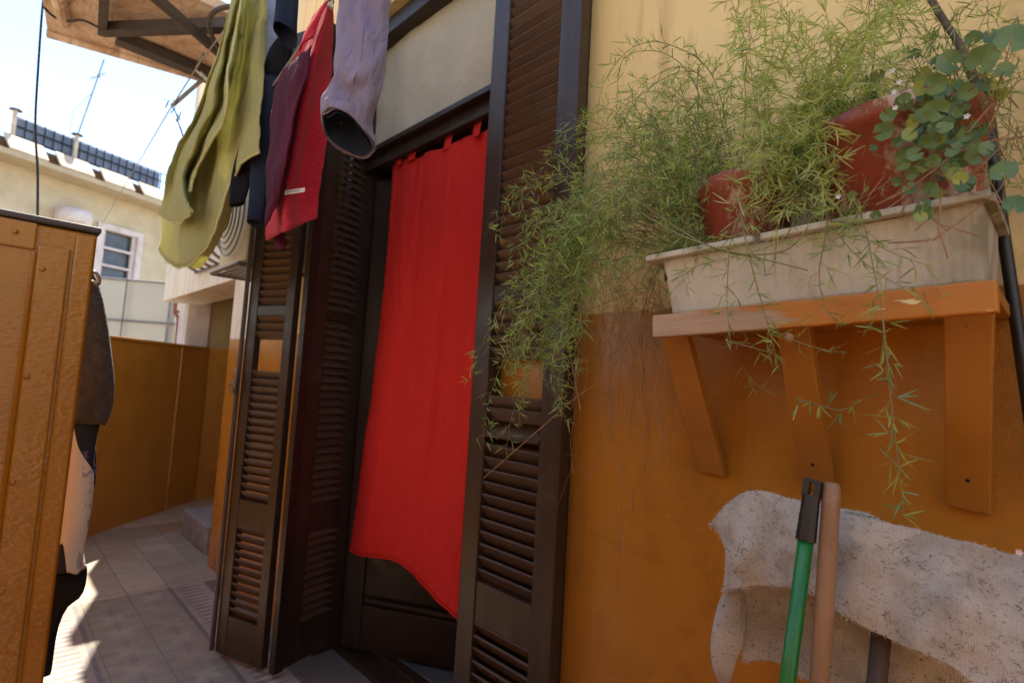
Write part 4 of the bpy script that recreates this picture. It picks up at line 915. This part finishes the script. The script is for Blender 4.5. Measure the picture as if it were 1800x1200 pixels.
# ------------------------------------------------------------------ mop cloth and handles
def handle(name, label, cat, p_top, p_mid, r_px, m, parts):
    T = at(*p_top[:2], y=p_top[2]); Mi = at(*p_mid[:2], y=p_mid[2]); d = (Mi - T).normalized(); Bt = T + d * (T.z / -d.z) - d * .01
    r = r_px * depth(T) / 960; t = thing(name, Bt, label, cat); return T, Bt, d, r, t
T, Bt, d, r, t = handle('broom', 'green plastic broom handle with a black hexagonal grip leaning on the mop cloth', 'broom', (1430, 842, -.30), (1384, 1200, -.345), 13.5, None, None)
rc = T + d * .085
mb = MB(); mb.tube([rc - d * .02, rc + d * .25, Bt], r * .93, 24); mb.build('handle', M['green_plastic'], t, smooth=True)
# black grip: hexagonal sleeve with a hanging slot near the top
a_ = d.cross(Vector((0, 1, 0))).normalized(); a_ = -a_ if a_.x < 0 else a_; e_ = d.cross(a_).normalized()
def hexring(c, rr_, n=8): return [c + (a_ * math.cos(2 * math.pi * (k + .5) / n) + e_ * math.sin(2 * math.pi * (k + .5) / n)) * rr_ for k in range(n)]
mb = MB(); R0 = hexring(T + d * .0225, r * 1.06); R1 = hexring(rc, r * 1.22); mb.v = R0 + R1; mb.f = [(k, (k + 1) % 8, 8 + (k + 1) % 8, 8 + k) for k in range(8)] + [tuple(range(7, -1, -1)), tuple(range(8, 16))]
for s_ in (-1, 1):
    c = T + a_ * s_ * r * .68 + d * .014; mb.prism([c - a_ * r * .38 - e_ * r * .55 - d * .014, c + a_ * r * .38 - e_ * r * .55 - d * .012, c + a_ * r * .40 - e_ * r * .55 + d * .0105, c - a_ * r * .40 - e_ * r * .55 + d * .0105], e_ * r * 1.1)
c = T + d * .003; mb.prism([c - a_ * r * .5 - e_ * r * .54 - d * .003, c + a_ * r * .5 - e_ * r * .54 - d * .003, c + a_ * r * .5 - e_ * r * .54 + d * .002, c - a_ * r * .5 - e_ * r * .54 + d * .002], e_ * r * 1.08)
mb.build('grip', M['black_plastic'], t, bevel=.0008)
mb = MB(); mb.box(Bt + Vector((0, 0, .05)), (.30, .06, .05)); mb.build('head', M['black_plastic'], t, bevel=.01)
T, Bt, d, r, t = handle('mop_stick', 'round pale wooden stick leaning just right of the green handle', 'mop', (1463, 845, -.29), (1440, 1200, -.335), 14.5, None, None)
mb = MB(); mb.tube([T + d * .002, T + d * .008, T + d * .02, T + d * .2, T + d * .5, Bt], [r * .70, r * .93, r, r, r * 1.02, r * 1.02], 24); mb.build('handle', M['broomwood'], t, smooth=True)
mb = MB(); mb.tube([Bt, Bt + Z * .06], .05, 16); mb.build('head', M['mop'], t)
T, Bt, d, r, t = handle('upturned_broom', 'dark worn wooden stick emerging from under the front flap of the mop cloth', 'broom', (1552, 1085, -.232), (1541, 1200, -.238), 15.5, None, None)
mb = MB(); mb.tube([T, T + d * .3, Bt], r, 20); mb.build('handle', M['broomdark'], t, smooth=True)
hd = [at(px, py, y=-.212) for px, py in ((1330, 905), (1480, 930), (1640, 985), (1830, 1030))]
mb = MB(); mb.tube(hd, .007, 8); mb.build('head_bar', M['broomdark'], t)
mc = thing('mop_cloth', at(1500, 960, y=-.25), 'speckled off white floor cloth draped over the upturned broom', 'floor cloth')
# front flap
cols = [pc([(1246, 921, -.235), (1262, 945, -.24), (1276, 968, -.25), (1275, 1000, -.245), (1270, 1036, -.24)]),
        pc([(1278, 888, -.24), (1298, 930, -.262), (1312, 968, -.270), (1306, 1005, -.266), (1300, 1038, -.262)]),
        pc([(1328, 863, -.235), (1340, 905, -.248), (1345, 960, -.250), (1345, 1000, -.252), (1342, 1033, -.252)]),
        pc([(1385, 872, -.24), (1395, 925, -.268), (1398, 975, -.278), (1395, 1010, -.272), (1392, 1036, -.268)]),
        pc([(1440, 886, -.23), (1448, 940, -.246), (1450, 990, -.250), (1446, 1025, -.256), (1440, 1052, -.26)]),
        pc([(1510, 905, -.235), (1512, 960, -.262), (1508, 1010, -.270), (1500, 1055, -.272), (1494, 1088, -.272)]),
        pc([(1590, 928, -.23), (1590, 985, -.252), (1585, 1040, -.262), (1575, 1090, -.27), (1566, 1126, -.272)]),
        pc([(1680, 952, -.235), (1680, 1015, -.262), (1675, 1070, -.28), (1660, 1120, -.284), (1648, 1158, -.28)]),
        pc([(1770, 978, -.23), (1770, 1040, -.255), (1760, 1100, -.27), (1745, 1160, -.28), (1725, 1205, -.28)]),
        pc([(1860, 1000, -.235), (1860, 1070, -.262), (1850, 1140, -.275), (1835, 1200, -.28), (1810, 1260, -.28)])]
SH1 = sheet(cols, 6, 6, .009, 13, 3); o = SH1.build('front_flap', M['mop'], mc, smooth=True); solid(o, .0045, 1)
# rear fall
cols = [pc([(1330, 870, -.225), (1312, 960, -.215), (1304, 1050, -.21), (1300, 1110, -.205), (1300, 1160, -.205)]),
        pc([(1370, 875, -.225), (1360, 960, -.20), (1352, 1050, -.19), (1350, 1110, -.185), (1352, 1163, -.185)]),
        pc([(1440, 890, -.225), (1435, 980, -.205), (1430, 1060, -.20), (1425, 1130, -.195), (1420, 1195, -.195)]),
        pc([(1520, 910, -.225), (1515, 990, -.20), (1512, 1080, -.19), (1508, 1150, -.185), (1500, 1240, -.185)]),
        pc([(1620, 940, -.225), (1620, 1020, -.21), (1615, 1110, -.20), (1610, 1180, -.195), (1605, 1290, -.195)]),
        pc([(1740, 970, -.225), (1740, 1050, -.205), (1740, 1140, -.19), (1735, 1210, -.185), (1730, 1330, -.185)]),
        pc([(1860, 1000, -.225), (1860, 1080, -.21), (1860, 1160, -.20), (1860, 1230, -.195), (1860, 1330, -.195)])]
SH2 = sheet(cols, 6, 6, .009, 13, 9); o = SH2.build('rear_fall', M['mop'], mc, smooth=True); solid(o, .0045, 1)
# rolled edge hanging at the left
mb = rings([ring_px(1292, 1030, 17, y=-.225, ar=.7), ring_px(1285, 1065, 26, y=-.225, ar=.7), ring_px(1279, 1110, 29, y=-.225, ar=.7), ring_px(1274, 1150, 24, y=-.225, ar=.7), ring_px(1272, 1185, 16, y=-.225, ar=.7), ring_px(1272, 1206, 7, y=-.225, ar=.7)], 22, True)
for i, v in enumerate(mb.v): mb.v[i] = v + noise.noise_vector(v * 24) * .006
o = mb.build('rolled_edge', M['mop'], mc, smooth=True); s2 = o.modifiers.new('smooth', 'SUBSURF'); s2.levels = s2.render_levels = 2

ft = MB(); fu = MB(); ft.keep = fu.keep = True; rr = random.Random(41)
for mbs in (SH1, SH2):
    V, F = mbs.v, mbs.f
    for k in range(230 if mbs is SH1 else 110):
        f = rr.choice(F); a, b, c = V[f[0]], V[f[1]], V[f[3]]; p = a + (b - a) * rr.random() + (c - a) * rr.random()
        nr = (b - a).cross(c - a).normalized(); nr = -nr if nr.dot(EYE - p) < 0 else nr
        t1 = (b - a).normalized(); t2 = nr.cross(t1); an = rr.uniform(0, 6.28); L = rr.uniform(.003, .011); pts = [p + nr * .0032]
        for j in range(3): an += rr.uniform(-1.1, 1.1); pts.append(pts[-1] + (t1 * math.cos(an) + t2 * math.sin(an)) * L / 3)
        ft.tube(pts, rr.uniform(.00016, .00032), 3, False)
    for ed in mbs.edges + [[mbs.v[i] for i in range(len(mbs.edges[1]))]]:
        for i in range(len(ed) - 1):
            for k in range(6):
                p = ed[i].lerp(ed[i + 1], rr.random()); d = Vector((rr.gauss(0, 1), rr.gauss(0, 1), rr.gauss(0, 1))).normalized() * rr.uniform(.0015, .006)
                fu.tube([p, p + d * .5 + Vector((0, 0, -.0004)), p + d + Vector((0, 0, -.001))], .00022, 3, False)
o = ft.build('loose_threads', M['thread'], mc); o['kind'] = 'stuff'
o = fu.build('frayed_fuzz', M['fuzz'], mc); o['kind'] = 'stuff'

# ------------------------------------------------------------------ plants
class Plant:
    def __init__(s, seed): s.r = random.Random(seed); s.leaf = MB(); s.leaf2 = MB(); s.stem = MB(); s.leaf.keep = s.leaf2.keep = True
    def needle(s, p, d, L, wd, mb=None):
        L *= 1.3; wd *= 1.1; r = s.r; mb = mb or (s.leaf if r.random() < .62 else s.leaf2); d = d.normalized()
        side = d.cross(Vector((r.uniform(-1, 1), r.uniform(-1, 1), r.uniform(-1, 1)))); side = side.normalized() if side.length > 1e-4 else d.orthogonal()
        bend = (Vector((r.uniform(-1, 1), r.uniform(-1, 1), r.uniform(-1, 1))) * .22 - Z * .06) * L
        a = p; b = p + d * L * .5 + bend * .35; c = p + d * L + bend; k = len(mb.v); w2 = side * wd * .40
        mb.v += [a - w2 * .6, a + w2 * .6, b + w2, b - w2, c - w2 * .35, c + w2 * .35]; mb.f += [(k, k + 1, k + 2, k + 3), (k + 3, k + 2, k + 5, k + 4)]
    def cluster(s, p, d, L, wd, n=3, spread=1.15):
        for _ in range(n):
            v = d.normalized() + Vector((s.r.gauss(0, 1), s.r.gauss(0, 1), s.r.gauss(0, 1))) * spread * .6; s.needle(p, v, L * s.r.uniform(.65, 1.15), wd * s.r.uniform(.8, 1.2))
    def frond(s, pts, step=.013, bl=.035, L=.018, wd=.0022, r0=.0013, dens=3, start=.12, sag=.2):
        path = catmull(pts, 8); rad = [r0 * (1 - .75 * i / len(path)) for i in range(len(path))]; s.stem.tube(path, rad, 4, False)
        tot = sum((path[i + 1] - path[i]).length for i in range(len(path) - 1)); acc = 0; nxt = tot * start; r = s.r
        for i in range(len(path) - 1):
            sg = path[i + 1] - path[i]; l_ = sg.length
            while nxt < acc + l_ and l_ > 0:
                f = (nxt - acc) / l_; p = path[i] + sg * f; t = sg.normalized(); fr_ = nxt / tot
                perp = t.cross(Vector((r.gauss(0, 1), r.gauss(0, 1), r.gauss(0, 1)))).normalized()
                bd = (perp + t * r.uniform(.2, .8)).normalized(); B = bl * r.uniform(.35, 1.1) * (1 - .55 * fr_)
                if r.random() < .8 and B > .008:
                    e = p + bd * B - Z * B * sag * r.random(); s.stem.tube([p, (p + e) / 2 + Z * B * .06, e], [.0006, .0005, .0003], 3, False)
                    m_ = max(1, int(B / .009))
                    for k in range(1, m_ + 1): s.cluster(p.lerp(e, k / m_), bd, L, wd, dens)
                else: s.cluster(p, bd, L, wd, dens)
                nxt += step * r.uniform(.7, 1.3)
            acc += l_
    def finish(s, name, label, cat, base, m1='fern', m2='fern_dark', ms='stem', group=None):
        t = thing(name, base, label, cat, group)
        if s.leaf.f: s.leaf.build('foliage', M[m1], t)
        if s.leaf2.f: s.leaf2.build('foliage', M[m2], t)
        if s.stem.f: s.stem.build('stems', M[ms], t, smooth=True)
        return t
def P3(lst): return [at(px, py, y=y) for (px, py, y) in lst]

# big fern sprawling left from the planter over the shutter
A = Plant(11)
for pts in (
    [(1300, 400, -.14), (1260, 150, -.16), (1180, 80, -.18), (1110, 85, -.2), (1060, 150, -.2), (1050, 230, -.2)],
    [(1270, 400, -.14), (1230, 170, -.15), (1170, 95, -.16), (1095, 105, -.2), (1085, 200, -.2)],
    [(1290, 400, -.14), (1230, 240, -.16), (1120, 250, -.2), (1040, 300, -.22), (1000, 400, -.24)],
    [(1250, 420, -.15), (1180, 300, -.2), (1080, 300, -.22), (1000, 380, -.24), (960, 480, -.25)],
    [(1260, 420, -.15), (1150, 330, -.2), (1060, 350, -.24), (980, 430, -.26), (930, 540, -.28), (905, 640, -.28)],
    [(1200, 430, -.2), (1100, 380, -.24), (1010, 430, -.26), (950, 520, -.28), (900, 600, -.3), (860, 700, -.3), (848, 780, -.3)],
    [(1180, 430, -.2), (1060, 400, -.26), (960, 430, -.28), (890, 520, -.3), (850, 600, -.3), (825, 668, -.3)],
    [(1200, 440, -.2), (1080, 430, -.22), (1000, 520, -.24), (960, 600, -.25), (985, 700, -.25), (995, 745, -.25)],
    [(1180, 440, -.2), (1050, 470, -.24), (980, 560, -.26), (930, 650, -.28), (900, 730, -.28), (890, 790, -.28)],
    [(1290, 380, -.14), (1310, 200, -.16), (1300, 60, -.18), (1280, -20, -.18)]):
    A.frond(P3(pts), .013, .036, .019, .0024)
rr = A.r
for k in range(88):        # dense middle mass
    ox, oy = rr.uniform(1190, 1330), rr.uniform(380, 430); ex = rr.uniform(1000, 1270); ey = rr.uniform(140, 480); 
    y0, y1 = rr.uniform(-.2, -.1), rr.uniform(-.30, -.06); mx_, my_ = (ox + ex) / 2 + rr.uniform(-30, 30), min(oy, ey) - rr.uniform(0, 60) + 40
    A.frond(P3([(ox, oy, y0), (mx_, my_, (y0 + y1) / 2), (ex, ey, y1), (ex - rr.uniform(10, 60), ey + rr.uniform(20, 90), y1)]), .017, .040, .019, .0022, .0011, 3, .25)
for k in range(52):        # over the shutter's right stile
    ox, oy = rr.uniform(1080, 1200), rr.uniform(350, 440); ex = rr.uniform(900, 1030); ey = rr.uniform(330, 640)
    y0, y1 = rr.uniform(-.24, -.15), rr.uniform(-.32, -.2)
    A.frond(P3([(ox, oy, y0), ((ox + ex) / 2, min(oy, ey) - rr.uniform(0, 50), y1), (ex, ey, y1), (ex - rr.uniform(-10, 40), ey + rr.uniform(30, 100), y1)]), .017, .036, .018, .0022, .0008, 3, .3)
A.finish('asparagus_fern', 'feathery asparagus fern spilling left out of the planter across the open shutter', 'fern', (-.5, -.14, 1.5))

# fern with long pale needles, top centre
Bp = Plant(23); rr = Bp.r
for k in range(24):
    ox, oy = rr.uniform(1360, 1470), rr.uniform(330, 420); ex = rr.uniform(1300, 1560); ey = rr.uniform(-90, 200); y0, y1 = rr.uniform(-.2, -.12), rr.uniform(-.34, -.1)
    Bp.frond(P3([(ox, oy, y0), ((ox + ex) / 2 + rr.uniform(-60, 60), (oy + ey) / 2, (y0 + y1) / 2), (ex, ey, y1), (ex + rr.uniform(-90, 60), ey + rr.uniform(30, 120), y1)]), .013, .052, .022, .0027, .0008, 3, .25, .5)
for k in range(24):
    ox, oy = rr.uniform(1380, 1460), rr.uniform(340, 410); ex = rr.uniform(1250, 1480); ey = rr.uniform(200, 400); y0, y1 = rr.uniform(-.2, -.14), rr.uniform(-.34, -.2)
    Bp.frond(P3([(ox, oy, y0), ((ox + ex) / 2, min(oy, ey) - 30, (y0 + y1) / 2), (ex, ey, y1)]), .015, .036, .021, .0026, .0009, 3, .2)
Bp.finish('asparagus_fern', 'bright yellow green fern standing tallest between the two red pots', 'fern', (-.33, -.14, 1.5), 'fern_pale', 'fern')

# thin wiry fern, upper right, with a woody branch
Cp = Plant(31); rr = Cp.r
for k in range(30):
    ox, oy = rr.uniform(1620, 1780), rr.uniform(160, 300); ex = rr.uniform(1500, 1830); ey = rr.uniform(-40, 170); y0, y1 = rr.uniform(-.2, -.08), rr.uniform(-.26, -.05)
    Cp.frond(P3([(ox, oy, y0), ((ox + ex) / 2 + rr.uniform(-40, 40), (oy + ey) / 2 - 10, (y0 + y1) / 2), (ex, ey, y1), (ex - rr.uniform(0, 70), ey + rr.uniform(-20, 40), y1)]), .017, .040, .016, .0019, .0007, 3, .3)
for k in range(12):
    ox, oy = rr.uniform(1700, 1790), rr.uniform(170, 300); ex = rr.uniform(1740, 1840); ey = rr.uniform(200, 420); y0, y1 = -.1, rr.uniform(-.2, -.05)
    Cp.frond(P3([(ox, oy, y0), ((ox + ex) / 2, (oy + ey) / 2 - 20, (y0 + y1) / 2), (ex, ey, y1)]), .02, .03, .015, .0016, .0008, 2, .2)
Cp.finish('asparagus_fern', 'sparse wiry fern behind the big red pot in the upper right corner', 'fern', (-.12, -.1, 1.6), 'fern_dark', 'fern')
mb = MB(); mb.tube(catmull(P3([(1625, -20, -.12), (1658, 35, -.13), (1690, 85, -.14), (1712, 140, -.15), (1740, 220, -.14)]), 6), [.005] * 12 + [.006] * 13, 8)
o = mb.build('branch', M['broomdark'], smooth=True, base=at(1710, 140, y=-.15)); tag(o, 'bare woody branch leaning out of the big red pot', 'branch')

# strands hanging in front of planter and shelf
D = Plant(47)
for pts, kw in (
    ([(1552, 560, -.30), (1560, 640, -.31), (1570, 740, -.31), (1580, 820, -.31), (1588, 905, -.31)], dict(step=.0085, bl=.016, L=.021, wd=.0026, dens=3, r0=.0012, start=0)),
    ([(1500, 340, -.22), (1520, 400, -.28), (1535, 470, -.30), (1552, 560, -.30)], dict(step=.012, bl=.03, L=.019, wd=.0024, dens=3)),
    ([(1440, 350, -.22), (1480, 420, -.29), (1530, 470, -.30), (1600, 510, -.30), (1650, 510, -.30)], dict(step=.013, bl=.032, L=.018, wd=.0022)),
    ([(1400, 330, -.22), (1340, 320, -.29), (1290, 400, -.30), (1278, 520, -.30), (1285, 610, -.30)], dict(step=.013, bl=.036, L=.018, wd=.0022, dens=3, start=.2)),
    ([(1300, 350, -.22), (1310, 420, -.30), (1330, 500, -.30), (1352, 580, -.30), (1370, 650, -.29)], dict(step=.013, bl=.034, L=.018, wd=.0022, start=.2)),
    ([(1352, 580, -.29), (1400, 600, -.28), (1450, 615, -.27), (1490, 620, -.26)], dict(step=.013, bl=.018, L=.016, wd=.0018)),
    ([(1278, 600, -.29), (1320, 610, -.29), (1370, 625, -.28)], dict(step=.012, bl=.018, L=.018, wd=.0022)),
    ([(1400, 700, -.24), (1440, 712, -.27), (1480, 720, -.29), (1520, 700, -.29)], dict(step=.02, bl=.02, L=.022, wd=.003)),
    ([(1300, 640, -.1), (1330, 675, -.12), (1350, 690, -.12)], dict(step=.012, bl=.015, L=.017, wd=.0018)),
    ([(1460, 350, -.22), (1450, 420, -.28), (1440, 480, -.29), (1450, 540, -.29), (1480, 575, -.29)], dict(step=.013, bl=.032, L=.018, wd=.0022)),
    ([(1400, 380, -.24), (1360, 430, -.3), (1220, 470, -.31), (1215, 500, -.31)], dict(step=.015, bl=.03, L=.018, wd=.0022)),
    ([(1440, 330, -.24), (1500, 400, -.3), (1560, 440, -.31), (1640, 470, -.31)], dict(step=.014, bl=.03, L=.018, wd=.0022))):
    D.frond(P3(pts), **kw)
D.stem.tube(catmull(P3([(1120, 370, -.25), (1200, 415, -.3), (1300, 445, -.31), (1380, 440, -.31), (1420, 400, -.3)]), 6), .0013, 4, False)
D.stem.tube(catmull(P3([(1130, 360, -.25), (1240, 430, -.3), (1340, 455, -.31), (1420, 475, -.31)]), 6), .0011, 4, False)
D.finish('fern_strands', 'long green fern strands dangling in front of the planter and below the shelf', 'fern', (-.3, -.28, 1.5), 'fern', 'fern_dark')
mb = MB(); c = at(1387, 594, y=-.29); mb.lathe([(.0008, -.0075), (.0045, -.006), (.0072, 0), (.0045, .006), (.0008, .0075)], c, 14); o = mb.build('berry', M['drystem'], smooth=True, base=c); tag(o, 'small round brown berry hanging just under the shelf edge', 'berry')

# dead roots and tangle under the left end of the planter
E_ = MB(); rr = random.Random(77)
def twig(p, n, sp, r0, down, wig=10, br=.35, y0=-.12):
    px, py = p; pts = [(px, py, y0)]; vx = rr.uniform(-8, 8)
    for k in range(n): vx = vx * .6 + rr.uniform(-wig, wig); px += vx; py += sp * rr.uniform(.7, 1.3); pts.append((px, py, y0 + rr.uniform(-.03, .03)))
    W = P3(pts); E_.tube(catmull(W, 4), r0, 3, False)
    for q in W[1:]:
        if rr.random() < br:
            e = q + Vector((rr.uniform(-.05, .05), rr.uniform(-.02, .02), -rr.uniform(.01, .06))); E_.tube([q, (q + e) / 2 + Vector((rr.uniform(-.008, .008), 0, .004)), e], r0 * .6, 3, False)
for k in range(46): twig((rr.uniform(1020, 1165), rr.uniform(450, 560)), rr.randint(4, 9), rr.uniform(30, 50), rr.uniform(.0004, .0008), 1, 12, .45, rr.uniform(-.2, -.04))
for k in range(150):
    a = at(rr.uniform(1000, 1190), rr.uniform(380, 610), y=rr.uniform(-.22, -.03)); v = Vector((rr.uniform(-1, 1), rr.uniform(-.5, .5), rr.uniform(-1, .6))) * rr.uniform(.03, .09)
    E_.tube([a, a + v * .5 + Vector((rr.uniform(-.015, .015), 0, rr.uniform(-.01, .02))), a + v], rr.uniform(.0004, .0009), 3, False)
for pts in ([(1105, 515, -.2), (1010, 560, -.24), (1000, 600, -.25), (1020, 720, -.25)], [(1130, 560, -.2), (1060, 660, -.22), (1010, 700, -.25), (930, 770, -.28), (850, 840, -.3)], [(1180, 590, -.1), (1120, 570, -.15), (1080, 620, -.18), (1000, 640, -.2)]):
    E_.tube(catmull(P3(pts), 6), .0011, 4, False)
o = E_.build('dry_roots', M['drystem'], smooth=True, base=(-.6, -.12, 1.4)); tag(o, 'tangle of dry brown roots hanging under the left end of the planter', 'roots')
mb = Plant(5)
for k in range(16): 
    px, py = rr.uniform(1560, 1800), rr.uniform(200, 330); mb.stem.tube(catmull(P3([(px, py, -.2), (px + rr.uniform(-70, 10), py + rr.uniform(10, 60), -.24), (px + rr.uniform(-140, 30), py + rr.uniform(40, 160), -.26)]), 5), .0008, 3, False)
mb.stem.tube(catmull(P3([(1672, 95, -.26), (1740, 150, -.2), (1755, 190, -.2), (1690, 290, -.26)]), 6), .0012, 4, False)
for pts in ([(1800, 240, -.2), (1700, 260, -.26), (1600, 330, -.28), (1540, 360, -.28)], [(1790, 190, -.15), (1760, 170, -.2), (1700, 235, -.27)], [(1655, 330, -.27), (1650, 395, -.28), (1640, 420, -.28), (1560, 427, -.28)], [(1655, 395, -.28), (1690, 405, -.28), (1720, 414, -.28)], [(1650, 400, -.28), (1662, 440, -.28), (1666, 455, -.28)]):
    mb.stem.tube(catmull(P3(pts), 6), .001, 4, False)
o = mb.stem.build('dry_twigs', M['drystem'], smooth=True, base=(-.15, -.2, 1.6)); tag(o, 'thin dry stems crossing the big red pot and the planter end', 'dry twigs')

# round-leaved creeper
cr_ = thing('creeper', (-.15, -.2, 1.6), 'trailing creeper with round scalloped leaves and tiny white flowers over the big red pot', 'creeper')
def rleaf(mb, px, py, rpx, y, rnd):
    c = at(px, py, y=y); rr_ = rpx * depth(c) / 960 * .8
    nrm = ((EYE - c).normalized() + Vector((rnd.uniform(-.5, .5), rnd.uniform(-.4, .2), rnd.uniform(-.1, .7)))).normalized()
    a = nrm.orthogonal().normalized(); a = (Matrix.Rotation(rnd.uniform(0, 6.28), 3, nrm) @ a); e = nrm.cross(a); b = len(mb.v); N = 24
    for (f, h) in ((0, -.10), (.5, -.04), (1., .06)):
        for k in range(N):
            q = .22 + (2 * math.pi - .44) * k / (N - 1); sc2 = 1 + .06 * math.cos(q * 6); 
            rad = rr_ * f * sc2 if f else rr_ * .04
            mb.v.append(c + (a * math.cos(q) + e * math.sin(q)) * rad + nrm * rr_ * (h + .05 * f * math.cos(q * 3 + 1)) - a * rr_ * .15)
    for i in range(2):
        for k in range(N - 1): mb.f.append((b + i * N + k, b + i * N + k + 1, b + (i + 1) * N + k + 1, b + (i + 1) * N + k))
    return c, nrm
rn = random.Random(9); stems = MB(); LV = []
big = [(1778, 72, 34), (1725, 108, 30), (1765, 125, 18), (1672, 110, 26), (1640, 150, 22), (1620, 155, 16), (1690, 148, 14), (1648, 195, 24), (1660, 165, 16), (1625, 200, 18), (1765, 303, 25), (1785, 362, 24), (1722, 272, 24), (1735, 262, 16), (1698, 322, 20), (1688, 315, 15),
       (1550, 232, 20), (1600, 235, 15), (1640, 245, 18), (1690, 245, 17), (1675, 262, 18), (1625, 250, 14), (1635, 335, 17), (1622, 360, 16), (1618, 380, 13), (1585, 287, 16), (1600, 305, 14), (1620, 290, 16), (1640, 285, 14), (1655, 225, 14), (1610, 270, 16),
       (1530, 175, 16), (1560, 200, 16), (1425, 190, 14), (1450, 185, 14), (1470, 190, 16), (1400, 238, 15), (1372, 245, 12), (1402, 268, 16), (1430, 250, 12), (1500, 345, 12), (1490, 380, 14), (1580, 250, 12), (1590, 175, 12), (1605, 215, 13), (1540, 380, 12), (1598, 330, 14), (1575, 320, 11)]
for (px, py, rp_) in big: LV.append((px, py, rp_, rn.uniform(-.30, -.26) if px > 1530 else rn.uniform(-.24, -.18)))
for k in range(130):
    px, py = rn.gauss(1640, 48), rn.gauss(215, 50); LV.append((px, py, rn.uniform(9, 19), rn.uniform(-.28, -.20)))
leafs, leafy = MB(), MB(); leafs.keep = leafy.keep = True; hub = [at(1660, 170, y=-.2), at(1600, 230, y=-.22), at(1690, 240, y=-.22), at(1640, 300, y=-.25), at(1750, 180, y=-.2), at(1450, 220, y=-.18)]
for (px, py, rp_, y) in LV:
    c, nrm = rleaf(leafy if rn.random() < .2 and rp_ < 18 else leafs, px, py, rp_, y, rn); h_ = min(hub, key=lambda q: (q - c).length)
    stems.tube([c - nrm * .001, (c + h_) / 2 - nrm * .012, h_], .0006, 3, False)
leafs.build('leaves', M['creeper'], cr_, smooth=True); leafy.build('leaves', M['creeper_y'], cr_, smooth=True, label='yellowing round leaves'); stems.build('stems', M['drystem'], cr_)
for (px, py) in ((1572, 162), (1581, 145), (1574, 190), (1700, 205), (1474, 346), (1569, 125), (1792, 970)):
    c = at(px, py, y=-.30); fl_ = MB()
    for k in range(5):
        q = 2 * math.pi * k / 5; v = Vector((math.cos(q), -.3, math.sin(q))); s3 = Vector((-math.sin(q), 0, math.cos(q))) * .0022; b = len(fl_.v); fl_.v += [c, c + v * .0024 + s3 * .6, c + v * .004, c + v * .0024 - s3 * .6]; fl_.f.append((b, b + 1, b + 2, b + 3))
    o = fl_.build('flower', M['flower'], cr_)

for o in bpy.data.objects:
    if '_w' in o: del o['_w']
